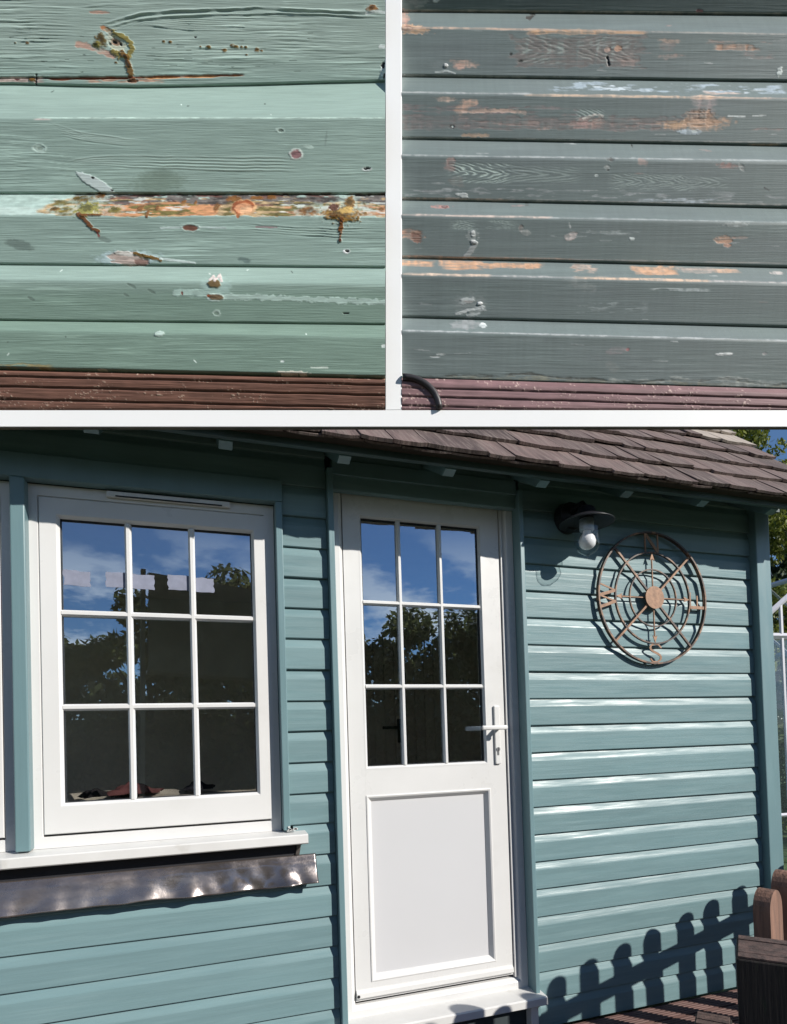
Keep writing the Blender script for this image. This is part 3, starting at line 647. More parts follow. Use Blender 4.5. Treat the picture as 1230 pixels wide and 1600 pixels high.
# ------------------------------------------------------------------ fence and posts
FD = Vector((0.125, 0.063, 0)); fang = math.atan2(FD.y, FD.x)
F0 = Vector((2.13, -0.80, -0.012)); FT = 0.812
fence = thing('picket_fence', 'round-topped timber picket fence along the right side of the deck', 'fence', F0, rot=(0, 0, fang))
bm = bmesh.new(); poly = [(-0.038, 0.0), (0.038, 0.0)]+[(0.038*math.cos(R(t)), FT-0.040+0.040*math.sin(R(t))) for t in range(0, 181, 18)]
prism_y(bm, poly, -0.010, 0.010); pk0 = obj('picket', bm, M_fence, fence)
for k in range(-2, 9):
    o = pk0 if k == -2 else pk0.copy()
    if k > -2: C.objects.link(o); o.parent = fence
    o.location = (FD.length*k, 0, random.uniform(-0.006, 0.004)); o.rotation_euler = (0, R(random.uniform(-0.8, 0.8)), 0)
for z in (0.18, 0.60): box('rail', -0.33, 1.30, 0.0105, 0.045, z, z+0.068, M_fence, fence, 0.002)
box('end_post', 1.31, 1.40, -0.03, 0.05, 0.0, 0.70, M_fence, fence, 0.004)
# square post, stub and pickets near the lens side
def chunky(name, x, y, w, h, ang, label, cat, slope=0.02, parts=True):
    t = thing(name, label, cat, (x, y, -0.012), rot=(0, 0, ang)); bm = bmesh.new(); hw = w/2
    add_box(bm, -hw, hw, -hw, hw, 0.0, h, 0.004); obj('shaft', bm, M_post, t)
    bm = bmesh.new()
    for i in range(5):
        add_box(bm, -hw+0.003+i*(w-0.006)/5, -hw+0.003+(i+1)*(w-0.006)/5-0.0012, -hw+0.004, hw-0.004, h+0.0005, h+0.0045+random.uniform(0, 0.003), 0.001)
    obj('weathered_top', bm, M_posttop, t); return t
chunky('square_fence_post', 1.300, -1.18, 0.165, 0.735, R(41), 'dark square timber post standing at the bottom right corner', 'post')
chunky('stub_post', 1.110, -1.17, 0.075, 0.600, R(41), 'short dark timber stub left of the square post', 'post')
def stout_picket(x, y, h, ang, label):
    t = thing('round_topped_picket', label, 'picket', (x, y, -0.012), 'round topped pickets by the square post', rot=(0, 0, ang)); w = 0.050
    bm = bmesh.new(); poly = [(-w, 0.0), (w, 0.0)]+[(w*math.cos(R(t_)), h-w*1.1+w*1.1*math.sin(R(t_))) for t_ in range(0, 181, 15)]
    prism_y(bm, poly, -0.022, 0.022); obj('stake', bm, M_fence, t)
    return t
stout_picket(1.560, -0.945, 0.803, R(22), 'sunlit round-topped picket rising behind the square dark post')
stout_picket(1.705, -0.885, 0.830, R(22), 'shaded round-topped picket cut by the right picture edge')

# ------------------------------------------------------------------ trees, greenhouse
def leaves(name, clumps, n, size, m, parent, seed, flat=0.5, droop=0.0):
    """leaf-sized quads scattered in the shells of many small clumps"""
    rg = np.random.RandomState(seed); cl = np.array(clumps); wts = cl[:, 3]**2; wts /= wts.sum()
    idx = rg.choice(len(cl), n, p=wts); d = rg.normal(size=(n, 3)); d /= np.linalg.norm(d, axis=1)[:, None]
    rr = rg.uniform(0.55, 1.05, n)**0.6
    P = cl[idx, :3]+d*(cl[idx, 3]*rr)[:, None]*np.array([1, 1, 0.85])
    nrm = d*0.7+rg.normal(size=(n, 3))*0.6; nrm[:, 2] += flat; nrm /= np.linalg.norm(nrm, axis=1)[:, None]
    t = np.cross(nrm, rg.normal(size=(n, 3))); t[:, 2] -= droop; t /= np.linalg.norm(t, axis=1)[:, None]; b = np.cross(nrm, t)
    s = size*rg.uniform(0.6, 1.3, n)[:, None]
    V = np.stack([P-t*s, P-b*s*0.45, P+t*s, P+b*s*0.45], 1).reshape(-1, 3)
    me = bpy.data.meshes.new(name); me.vertices.add(4*n); me.vertices.foreach_set('co', V.astype(np.float32).ravel())
    me.loops.add(4*n); me.loops.foreach_set('vertex_index', np.arange(4*n, dtype=np.int32))
    me.polygons.add(n); me.polygons.foreach_set('loop_start', np.arange(0, 4*n, 4, dtype=np.int32)); me.polygons.foreach_set('loop_total', np.full(n, 4, dtype=np.int32))
    me.update(calc_edges=True); me.validate(); me.materials.append(m)
    o = bpy.data.objects.new(name, me); C.objects.link(o); o.parent = parent; return o

def broad_tree(x, y, h, r, n, size, m, label, seed, group=None, base=0.30, nc=34):
    t = thing('broadleaf_tree', label, 'tree', (x, y, -0.16), group); rg = np.random.RandomState(seed)
    bm = bmesh.new(); add_tube(bm, [(0, 0, 0), (0.05, 0, h*0.3), (-0.04, 0.05, h*0.6), (0, 0, h*0.85)], [0.13, 0.10, 0.06, 0.02], 8)
    clumps = []
    for i in range(nc):
        a = rg.uniform(0, 6.28); zz = rg.uniform(base, 1.0); rad = r*math.sqrt(max(0.05, 1-((zz-0.6)/0.45)**2))*rg.uniform(0.25, 0.95)
        clumps.append((rad*math.cos(a), rad*math.sin(a), zz*h-0.2, rg.uniform(0.22, 0.42)*r*0.8))
        if i % 4 == 0: add_tube(bm, [(0, 0, h*0.3+0.1*zz*h), (rad*math.cos(a)*0.5, rad*math.sin(a)*0.5, zz*h*0.75), (rad*math.cos(a), rad*math.sin(a), zz*h-0.2)], [0.05, 0.03, 0.012], 6)
    obj('trunk', bm, M_bark, t); leaves('crown', clumps, n, size, m, t, seed+1); return t
def conifer(x, y, h, r, n, size, m, label, seed, group=None):
    t = thing('conifer', label, 'tree', (x, y, -0.16), group); rg = np.random.RandomState(seed)
    bm = bmesh.new(); add_tube(bm, [(0, 0, 0), (0, 0, h*0.5), (0, 0, h*0.97)], [0.14, 0.09, 0.015], 8); clumps = []
    for i in range(190):
        zz = rg.uniform(0.03, 1)**1.1; a = rg.uniform(0, 6.28); rad = r*(1-zz**2.2)*rg.uniform(0.75, 1.05)+0.03
        clumps.append((rad*math.cos(a), rad*math.sin(a), zz*h, rg.uniform(0.16, 0.30)*min(1, 0.5+r*(1-zz))))
        if i % 9 == 0: add_tube(bm, [(0, 0, zz*h*0.9), (rad*0.9*math.cos(a), rad*0.9*math.sin(a), zz*h)], [0.025, 0.008], 5)
    obj('trunk', bm, M_bark, t); leaves('crown', clumps, n, size, m, t, seed+1, 0.1, 0.8); return t
conifer(7.75, 4.55, 8.2, 0.95, 60000, 0.036, M_conifer, 'yellow-green conifer rising behind the right end of the roof', 21)
conifer(9.3, 4.9, 4.3, 1.20, 24000, 0.055, M_leafd, 'dark green conifer behind the greenhouse', 31)
broad_tree(10.7, 4.75, 6.3, 1.2, 8000, 0.07, M_leafd, 'dark leafy tree against the sky at the far right', 41, base=0.5)
broad_tree(7.2, 3.0, 2.2, 0.75, 9000, 0.045, M_leaf, 'low green shrub beside the greenhouse at the right edge', 43, base=0.05)
RG = 'garden trees mirrored in the window glass'
for i, (x, y, h, r) in enumerate([(-6.5, -15.0, 4.6, 2.2), (-3.6, -14.0, 4.3, 1.9), (-1.1, -14.8, 5.7, 1.8), (1.1, -14.0, 5.9, 2.0), (4.0, -14.6, 4.5, 2.0), (6.6, -14.2, 5.2, 2.2), (9.6, -14.8, 5.7, 2.3), (12.8, -14.4, 4.9, 2.2)]):
    lab = ['broad tree at the far end of the row mirrored in the shed window', 'low tree mirrored in the left window panes', 'tall tree mirrored in the middle window panes', 'tallest tree mirrored in the right window panes', 'tree mirrored at the left edge of the door glass', 'rounded tree mirrored in the middle of the door glass', 'large tree mirrored at the right of the door glass', 'outermost tree of the row mirrored in the glass'][i]
    broad_tree(x, y, h, r, 11000, 0.13, M_leafm, lab, 60+i*3, RG, base=0.0, nc=70)

hdg = thing('garden_hedge', 'long dark hedge below the mirrored trees', 'hedge', (2.0, -16.2, -0.16))
_rg = np.random.RandomState(5)
leaves('foliage', [(_rg.uniform(-15, 15), _rg.uniform(-0.7, 0.7), _rg.uniform(0.2, 2.3), _rg.uniform(0.4, 0.7)) for k in range(260)], 26000, 0.14, M_leafm, hdg, 8)
bm = bmesh.new(); add_box(bm, -15, 15, -0.15, 0.15, 0.0, 2.2, 0.05); obj('stems', bm, M_bark, hdg)
gh = thing('greenhouse', 'pale aluminium framed greenhouse behind the right corner of the shed', 'greenhouse', (5.37, 2.37, -0.16), rot=(0, 0, R(-4)))
def ghbar(name, p, q, w=0.03): bm = bmesh.new(); add_tube(bm, [p, q], w, 4); obj(name, bm, M_alu, gh)
GW, GD, GE, GR = 1.9, 2.4, 2.36, 3.05
for yy_ in (0, GD):
    for xx in (0.0, 0.475, 0.95, 1.425, GW): ghbar('upright', (xx, yy_, 0), (xx, yy_, GE+(GR-GE)*(1-abs(xx-0.95)/0.95)-0.02), 0.028 if xx in (0, GW) else 0.018)
    ghbar('rafter', (0, yy_, GE), (0.95, yy_, GR)); ghbar('rafter', (GW, yy_, GE), (0.95, yy_, GR)); ghbar('tie_bar', (0, yy_, GE), (GW, yy_, GE), 0.034)
    ghbar('sill_bar', (0, yy_, 0.5), (GW, yy_, 0.5), 0.02)
for xx, z_ in ((0, GE), (GW, GE), (0.95, GR)): ghbar('long_bar', (xx, 0, z_), (xx, GD, z_))
for yy_ in (0.6, 1.2, 1.8): ghbar('upright', (0, yy_, 0), (0, yy_, GE), 0.018); ghbar('rafter', (0, yy_, GE), (0.95, yy_, GR), 0.018); ghbar('rafter', (GW, yy_, GE), (0.95, yy_, GR), 0.018)
for k in range(4):
    y0, y1 = k*0.6+0.02, k*0.6+0.58
    mesh('pane', [(0.0, y0, GE), (0.0, y1, GE), (0.93, y1, GR-0.015), (0.93, y0, GR-0.015)], [(0, 1, 2, 3)], M_ghglass, gh)
    mesh('pane', [(0.0, y0, 0.05), (0.0, y1, 0.05), (0.0, y1, GE-0.03), (0.0, y0, GE-0.03)], [(0, 1, 2, 3)], M_ghglass, gh)
    x0, x1 = k*0.475+0.02, k*0.475+0.455
    mesh('pane', [(x0, 0, 0.05), (x1, 0, 0.05), (x1, 0, GE-0.04), (x0, 0, GE-0.04)], [(0, 1, 2, 3)], M_ghglass, gh)
box('door_post', 0.075, 0.155, -0.03, 0.03, 0.0, GE-0.04, M_alu, gh)

# ------------------------------------------------------------------ invented board standing in for white borders, with two cladding samples
BD = 0.76; PXM = BD/930.0                            # metres on the board per photograph pixel (about life size)
ZF = 1.262
BROT = Matrix((RT, FW, UP)).transposed()             # local x right, y away, z up
BLOC = CAM + FW*BD - UP*ZF
def lx_(px): return (px-615)*PXM
def lz_(py): return (1133-py)*PXM+ZF
board = thing('border_board', 'invented white board on posts standing in for borders around two cladding samples', 'stand-in board', BLOC, rot=BROT.to_euler())
XO = 0.537
TOPZ = lz_(-62)
bm = bmesh.new(); zb_, zt_ = lz_(667), lz_(641)      # splayed lower edge
sec = [(0.0, zb_+0.0006), (0.0006, zb_), (0.022, zb_+0.0125), (0.022, zt_), (0.0, zt_)]
a = [bm.verts.new((-XO, y, z)) for y, z in sec]; b = [bm.verts.new((XO, y, z)) for y, z in sec]; bm.faces.new(a); bm.faces.new(b[::-1])
for i in range(5): bm.faces.new((a[i], a[(i+1) % 5], b[(i+1) % 5], b[i]))
br = obj('bottom_rail', bm, M_white, board); br.data.materials.append(M_ply)
for p in br.data.polygons:
    if p.normal.y > 0.1: p.material_index = 1       # bare timber at the back
bm = bmesh.new(); add_box(bm, -XO, XO, 0.0223, 0.033, zb_+0.0128, zt_+0.02); obj('back_batten', bm, M_ply, board)
bm = bmesh.new(); add_box(bm, lx_(602), lx_(628), 0.0, 0.022, lz_(641)+0.0002, lz_(-26), 0.0008, seg=1); obj('centre_stile', bm, M_white, board)
bm = bmesh.new(); add_box(bm, -XO, XO, 0.0, 0.022, lz_(-26)+0.0002, TOPZ, 0.0008, seg=1); obj('top_rail', bm, M_white, board)
bm = bmesh.new(); add_box(bm, -XO+0.002, XO-0.002, 0.034, 0.042, lz_(636), TOPZ-0.002); obj('backing_sheet', bm, M_ply, board)
for s in (-1, 1):
    x = s*(XO+0.0175); bm = bmesh.new(); add_box(bm, x-0.017, x+0.008, 0.0, 0.022, 0.0, TOPZ+0.02, 0.002); obj('support_post', bm, M_ply, board)

# --- numpy noise for the sample boards
_NT = {}
def vnoise(x, y, seed):
    if seed not in _NT: _NT[seed] = np.random.RandomState(seed % 100000).rand(256, 256)
    T = _NT[seed]
    xi = np.floor(x).astype(int); yi = np.floor(y).astype(int); fx = x-xi; fy = y-yi
    fx = fx*fx*(3-2*fx); fy = fy*fy*(3-2*fy)
    a = T[yi % 256, xi % 256]; b = T[yi % 256, (xi+1) % 256]; c = T[(yi+1) % 256, xi % 256]; d = T[(yi+1) % 256, (xi+1) % 256]
    return (a*(1-fx)+b*fx)*(1-fy)+(c*(1-fx)+d*fx)*fy
def fbm(x, y, seed, o=4):
    s = 0; a = 0.5; t = 0
    for k in range(o): s = s+a*vnoise(x*2**k+17*k, y*2**k+31*k, seed+k); t += a; a *= 0.5
    return s/t
def sstep(a, b, x):
    t = np.clip((x-a)/(b-a), 0, 1); return t*t*(3-2*t)
def blob(X, Y, x, y, rx, ry, rot=0, rough=0.35, soft=0.12, sc=5.0, seed=1):
    c, s = math.cos(R(rot)), math.sin(R(rot)); u = (X-x)*c+(Y-y)*s; v = -(X-x)*s+(Y-y)*c
    d = np.sqrt((u/rx)**2+(v/ry)**2)
    far_ = d > 2.5
    d = d+rough*2*(fbm(X/sc+x, Y/sc*1.6+y, seed+int(x) % 50, 3)-0.5)
    m = 1-sstep(1-soft, 1+soft, d); m[far_] = 0; return m
def streak(X, Y, pts, w, rough=0.5, seed=3):
    """painted polyline of varying width"""
    best = np.full(X.shape, 1e9)
    for (x0, y0), (x1, y1) in zip(pts, pts[1:]):
        dx, dy = x1-x0, y1-y0; t = np.clip(((X-x0)*dx+(Y-y0)*dy)/(dx*dx+dy*dy), 0, 1)
        best = np.minimum(best, np.hypot(X-x0-t*dx, Y-y0-t*dy))
    d = best/w+rough*2*(fbm(X/6, Y/3, seed, 3)-0.5)
    return 1-sstep(0.75, 1.15, d)

LF = 0.965                                             # light on the board when the photo colours are turned into paint colours
def alb(c, k=1.0): return np.minimum(np.array(lin(c))/LF*k, 0.93)

def sample_mat(name, xs=26, v=0.12, bd=0.0004):
    m = bpy.data.materials.new(name); m.use_nodes = True; t = m.node_tree; n = t.nodes; l = t.links; p = n['Principled BSDF']
    at = n.new('ShaderNodeVertexColor'); at.layer_name = 'wear'
    co = n.new('ShaderNodeTexCoord'); mp = n.new('ShaderNodeMapping'); mp.inputs['Scale'].default_value = (xs, 900, 900); l.new(co.outputs['Object'], mp.inputs[0])
    nz = n.new('ShaderNodeTexNoise'); nz.inputs['Scale'].default_value = 1.0; nz.inputs['Detail'].default_value = 5; l.new(mp.outputs[0], nz.inputs['Vector'])
    mr = n.new('ShaderNodeMapRange'); mr.inputs['From Min'].default_value = 0.3; mr.inputs['From Max'].default_value = 0.7; mr.inputs['To Min'].default_value = 1-v; mr.inputs['To Max'].default_value = 1+v; l.new(nz.outputs['Fac'], mr.inputs['Value'])
    hs = n.new('ShaderNodeHueSaturation'); l.new(at.outputs['Color'], hs.inputs['Color']); l.new(mr.outputs[0], hs.inputs['Value'])
    l.new(hs.outputs[0], p.inputs['Base Color']); l.new(at.outputs['Alpha'], p.inputs['Roughness'])
    b = n.new('ShaderNodeBump'); b.inputs['Distance'].default_value = bd; l.new(nz.outputs['Fac'], b.inputs['Height']); l.new(b.outputs[0], p.inputs['Normal'])
    return m

STEP = 1.05
def plank(name, parent, origin, m, x0, x1, ytop, ybev, ybot, depth, paint, tail=3.0, rb=0.0, proud=0.0):
    """one cladding board: y lines are (left, right) in photograph pixels; depth in pixels of the bevel at its top"""
    nx = int((x1-x0)/STEP); xs = np.linspace(x0, x1, nx+1); xl, xr = paint.xr
    def ln(p): return np.interp(xs, np.linspace(xl, xr, len(p)), p) if len(p) > 2 else p[0]+(p[1]-p[0])*(xs-xl)/(xr-xl)
    yt, yb, ye = ln(ytop), ln(ybev), ln(ybot)
    nb = max(3, int(max((yb-yt).mean(), 1)/STEP)); nf = int((ye-yb).mean()/STEP)
    rows = []; dep = []
    rows.append(yt-tail); dep.append(np.full(nx+1, depth+2.0))
    for j in range(nb):
        t = j/nb; rows.append(yt+(yb-yt)*t); dep.append(np.full(nx+1, depth*(1-t)))
    for j in range(nf+1):
        t = j/nf; rows.append(yb+(ye-yb)*t); e = (1-t)*nf*STEP
        dep.append(np.full(nx+1, rb*t + 1.2*max(0, 1-e/2.6)**2 + (0.5*max(0, 1-j*STEP/3.0))))
    rows.append(ye.copy()); dep.append(np.full(nx+1, rb+22.0))
    Y = np.array(rows); X = np.tile(xs, (len(rows), 1)); Dp = np.array(dep)
    bev = (Y < yb[None, :]-0.2)
    col, rough, h = paint(X, Y, bev, yt, yb, ye)
    h = h*np.where(np.arange(len(rows))[:, None] == len(rows)-1, 0, 1)
    T_ = Dp-h-proud; kf = 1+(Dp-proud)/930.0         # receding parts of the board sit a little higher, like real laps seen from below
    kf[-1] = kf[-2]
    V = np.stack([(X-615)*PXM*(1-proud/930.0)-origin[0], T_*PXM-0.0008, (1133-Y)*kf*PXM+ZF-origin[1]], -1).reshape(-1, 3)
    ny = len(rows)-1; w_ = nx+1
    i, j = np.meshgrid(np.arange(nx), np.arange(ny)); q = (j*w_+i).ravel()
    F = np.stack([q, q+w_, q+w_+1, q+1], 1)
    me = bpy.data.meshes.new(name); me.vertices.add(len(V)); me.vertices.foreach_set('co', V.astype(np.float32).ravel())
    nF = len(F); me.loops.add(4*nF); me.loops.foreach_set('vertex_index', F.astype(np.int32).ravel())
    me.polygons.add(nF); me.polygons.foreach_set('loop_start', np.arange(0, 4*nF, 4, dtype=np.int32)); me.polygons.foreach_set('loop_total', np.full(nF, 4, dtype=np.int32))
    me.update(calc_edges=True); me.polygons.foreach_set('use_smooth', np.ones(nF, dtype=bool))
    ca = me.color_attributes.new('wear', 'FLOAT_COLOR', 'POINT')
    ca.data.foreach_set('color', np.concatenate([np.clip(col, 0.004, 0.93), rough[..., None]], -1).astype(np.float32).ravel())
    me.materials.append(m)
    o = bpy.data.objects.new(name, me); C.objects.link(o); o.parent = parent; return o

class Paint:
    """accumulates colour, roughness and relief for a sample"""
    def __init__(s, xr, base, grainamp, knots, feats, ridge=None, seed=0, feather=0.0):
        s.xr = xr; s.base = base; s.ga = grainamp; s.knots = knots; s.feats = feats; s.ridge = ridge; s.seed = seed; s.fe = feather
    def __call__(s, X, Y, bev, yt, yb, ye):
        W = Y.copy()
        for (kx, ky, sx, sy, a) in s.knots:
            W = W+a*np.sign(Y-ky+1e-6)*(1-np.exp(-np.abs(Y-ky)/sy))*np.exp(-((X-kx)/sx)**2)*np.exp(-np.abs(Y-ky)/(3*sy))
        W = W+5*(fbm(X/140, Y/60, s.seed+5, 3)-0.5)
        g1 = fbm(X/90, W/2.2, s.seed+11, 3); g2 = fbm(X/45, W/1.1, s.seed+21, 2); g3 = fbm(X/160, W/7, s.seed+31, 3)
        grain = (g1-0.5)*1.2+(g2-0.5)*0.8
        amt = s.ga(X, Y)*(0.25+1.5*sstep(0.40, 0.72, fbm(X/150, Y/45, s.seed+41, 3)))*np.where(bev, 0.25, 1.0)
        h = grain*amt*0.55
        cl = s.base(X, Y)
        col = cl*(1+0.22*grain*np.clip(amt, 0, 1.5)[...])[..., None]*(1+0.20*(g3-0.5)+0.10*(fbm(X/70, Y/50, s.seed+55, 3)-0.5))[..., None]
        # brushed pale streaks where ridges are rubbed
        st = sstep(0.57, 0.74, g1)*np.clip(amt*1.2, 0, 1)*(0.58 if not s.fe else 0.28)
        col = col*(1-st[..., None])+np.minimum(cl*1.75+0.05, 0.85)*st[..., None]
        fi = sstep(0.34, 0.22, g2)*np.clip(amt, 0, 1)*0.32
        col = col*(1-0.55*fi[..., None])
        rough = np.full(X.shape, 0.50)
        if s.ridge is not None:
            rh, rc = s.ridge(X, Y); h = h+rh
            if rc is not None: col = col*(1-rc[..., None])+np.array(alb((205, 222, 214)))*rc[..., None]
        xs = X[0]
        for (bx0, bx1, by0, by1), f in s.feats:
            c0, c1 = np.searchsorted(xs, bx0), np.searchsorted(xs, bx1)
            if c1-c0 < 1: continue
            ok = np.nonzero((Y[:, c0:c1].max(1) >= by0) & (Y[:, c0:c1].min(1) <= by1))[0]
            if len(ok) == 0: continue
            sl = (slice(ok[0], ok[-1]+1), slice(c0, c1)); Xs, Ys = X[sl], Y[sl]
            m, c, dh, rg, tx = f(Xs, Ys)
            if m.max() <= 0: continue
            if s.fe: m = m*(1-s.fe*sstep(0.60, 0.36, 0.6*fbm(Xs/34, Ys/2.0, s.seed+66, 3)+0.4*fbm(Xs/5, Ys/40, s.seed+67, 2)))
            c = np.array(c); gy = c.mean(); c = gy+(c-gy)*(0.90 if not s.fe else 0.70)
            cc = c*(1+tx*2*(fbm(Xs/9, Ys/2.6, s.seed+77, 3)-0.5))[..., None] if tx else np.broadcast_to(c, Xs.shape+(3,))
            col[sl] = col[sl]*(1-m[..., None])+cc*m[..., None]; h[sl] = h[sl]+dh*m; rough[sl] = rough[sl]*(1-m)+rg*m
        return col, rough, h

TAN, PINK, RAWW = (214, 165, 118), (196, 158, 140), (206, 176, 140)
RESIN, RESIN2, DRKRES, WHT, BLK, PALE = (128, 92, 28), (112, 102, 40), (92, 52, 20), (214, 226, 222), (18, 16, 14), (176, 200, 190)
def B(x, y, rx, ry, c, rot=0, dh=-0.3, rg=0.7, rough=0.35, soft=0.12, tx=0.35, k=1.0, sc=5.0, a=1.0):
    q = 1.9*max(rx, ry) if abs(rot) > 12 else None
    return ((x-(q or 1.9*rx+abs(rot)*0.02*ry), x+(q or 1.9*rx+1), y-(q or 1.9*ry+0.3*rx*math.sin(R(abs(rot)))*4+1), y+(q or 1.9*ry+0.3*rx*math.sin(R(abs(rot)))*4+1)), lambda X, Y: (blob(X, Y, x, y, rx, ry, rot, rough, soft, sc)*a, alb(c, k), dh, rg, tx))
def ST(pts, w, c, dh=0.0, rg=0.6, rough=0.5, tx=0.3, a=1.0, seed=3):
    return ((min(p[0] for p in pts)-3*w, max(p[0] for p in pts)+3*w, min(p[1] for p in pts)-3*w, max(p[1] for p in pts)+3*w), lambda X, Y: (streak(X, Y, pts, w, rough, seed)*a, alb(c), dh, rg, tx))
def RES(x, y, rx, ry, c=RESIN, rot=0, dh=0.9, rough=0.5): return [B(x, y, rx*1.6, ry*1.6, PALE, rot, 0.05, 0.6, 0.7, 0.5, 0.2, a=0.45), B(x, y, rx*1.1, ry*1.1, c, rot, dh*0.7, 0.14, rough, 0.30, 0.7, sc=4.0), B(x, y-0.2*ry, rx*0.6, ry*0.55, tuple(int(v*0.72) for v in c), rot, dh*0.5, 0.12, rough, 0.4, 0.6, sc=3.0)]
def BAND(x0, x1, yfun, yfun2, c, seed, rough=4.0, dh=-0.5, tx=0.5, rg=0.75, thr=None, a=1.0):
    def f(X, Y):
        n = (fbm(X/16, Y/6, seed, 4)-0.5)*2*rough
        m = sstep(-0.8, 0.8, Y-yfun(X)+n)*sstep(-0.8, 0.8, yfun2(X)-Y+n*0.7)*sstep(-6, 6, X-x0+3*n)*sstep(-6, 6, x1-X+3*n)
        if thr is not None: m = m*sstep(thr-0.05, thr+0.05, fbm(X/26, Y/3.6, seed+9, 4))
        return m*a, alb(c), dh, rg, tx
    xx_ = np.linspace(x0-30, x1+30, 50)
    return ((x0-30, x1+30, float(np.min(yfun(xx_)))-12, float(np.max(yfun2(xx_)))+12), f)

# ----- left sample: sage green boards, weathered, with resin and flaking
def baseL(X, Y):
    t = sstep(430, 470, Y)[..., None]; e = sstep(140, 60, Y)[..., None]
    c = alb((150, 172, 163))*(1-t)+alb((124, 147, 134))*t
    c = c*(1-e)+alb((160, 178, 169))*e
    return c
def ridgeL(X, Y):
    h = np.zeros(X.shape); rc = np.zeros(X.shape)
    def line(pts, w, a, c):
        nonlocal h, rc
        yy = np.interp(X, [p[0] for p in pts], [p[1] for p in pts]); inx = (X > pts[0][0])*(X < pts[-1][0]); yy = yy+1.6*(fbm(X/25, X*0, 91, 2)-0.5)
        inx = sstep(0, 28, X-pts[0][0])*sstep(0, 60, pts[-1][0]-X)*(0.35+0.65*sstep(0.3, 0.6, fbm(X/35, Y/9, 93, 3))); a = a*0.62
        d = Y-yy; g = np.exp(-(d/w)**2)*inx
        h = h+a*g-0.8*a*np.exp(-((d-w*1.6)/w)**2)*inx; rc = np.maximum(rc, c*np.exp(-((d+0.4)/(w*0.6))**2)*inx)
    line([(150, 40), (180, 31), (215, 22), (260, 18), (330, 15.5), (400, 13), (470, 16), (520, 19), (602, 21)], 2.0, 2.2, 0.75)
    line([(160, 45), (200, 33), (250, 27), (330, 24), (420, 22), (510, 23), (560, 27), (602, 27)], 1.7, 1.8, 0.6)
    line([(120, 12), (170, 8), (215, 11)], 1.5, 1.4, 0.5); line([(130, 5), (160, 3.5), (190, 5)], 1.2, 1.2, 0.5); line([(225, 8), (270, 4), (294, 7), (270, 11)], 1.2, 1.2, 0.5)
    for k in range(7): line([(175+k*9, 46-k*1.2), (215+k*8, 33-k*0.2+k*2.2), (290, 27+k*3.4), (420, 30+k*3.2)], 1.2, 1.1, 0.25)
    for k in range(8): line([(0, 30+k*5.1), (60, 29+k*5.2), (110+6*(k % 3), 33+k*4.6)], 1.0, 0.9, 0.22)
    for k in range(5): line([(68+k*6, 189+k*5.5), (92+k*5, 198+k*4.5), (125+k*4, 208+k*3.3), (190, 217+k*2.4), (240, 221+k*2)], 1.3, 0.75, 0.34)
    for k in range(5): line([(90+k*7, 256+k*1.2), (112+k*5, 250+k*2.0), (140+k*4, 246+k*3.0), (190, 244+k*4.2), (320, 246+k*5.0), (480, 248+k*5)], 1.3, 0.7, 0.34)
    for k in range(4): line([(0, 240+k*6), (35, 243+k*6), (66, 247+k*5.5)], 1.0, 0.8, 0.2)
    for k in range(4): line([(380, 350+k*4), (430, 354+k*3.6), (520, 358+k*4), (602, 356+k*5)], 1.1, 1.0, 0.3)
    return h, rc
FL = []
FL += [ST([(112, 70), (124, 72), (146, 80), (166, 88)], 5.0, PINK, -0.3), B(152, 20, 15, 2.6, PINK), B(158, 46, 8, 4, (196, 128, 80), 25), B(166, 52, 12, 4, (150, 120, 80), 40)]
FL += [B(174, 70, 22, 15, PALE, 35, 0.2, 0.6, 0.5, 0.4, 0.3), B(173, 69, 17, 11, (190, 196, 176), 35, -0.4, 0.7, 0.3), B(172, 66, 9, 6, (160, 130, 104), 30, -0.8), B(170, 65, 4, 2.5, BLK, 30, -1.2), B(180, 70, 3, 2, BLK, 60, -1), B(163, 69, 2.5, 2, BLK, 0, -1)]
FL += [ST([(170, 52), (184, 58), (196, 68), (198, 78), (190, 90), (176, 88), (166, 80)], 4.0, (146, 132, 62), 0.8, 0.4, 0.9)]
FL += RES(149, 65, 8.5, 11, (112, 92, 32)) + RES(141, 71, 6, 4, (134, 122, 48)) + [ST([(183, 84), (188, 96), (190, 110), (193, 124)], 5.2, (124, 92, 34), 0.9, 0.2, 0.8), ST([(186, 90), (191, 104)], 2.4, (92, 62, 18), 0.8, 0.15)]
for (x, y, r) in [(320, 74.5, 4.5), (345, 79.5, 4.2), (358, 73, 4.5), (364, 74, 4), (373, 74.5, 2.4), (379, 75, 3.2), (397, 79, 4.6), (404, 80, 2.5), (31, 68, 3.2), (12, 68, 2.2), (249, 66, 3), (259, 67, 3), (307, 74, 2), (380, 87, 2), (170, 99, 2.5)]: FL += RES(x, y, r*0.85, r*0.62, (138, 108, 52), 0, 0.7, 0.5)
FL += RES(582, 14, 7.5, 5.5, (150, 108, 60)) + [ST([(572, 22), (590, 19), (602, 20)], 2.0, WHT)]
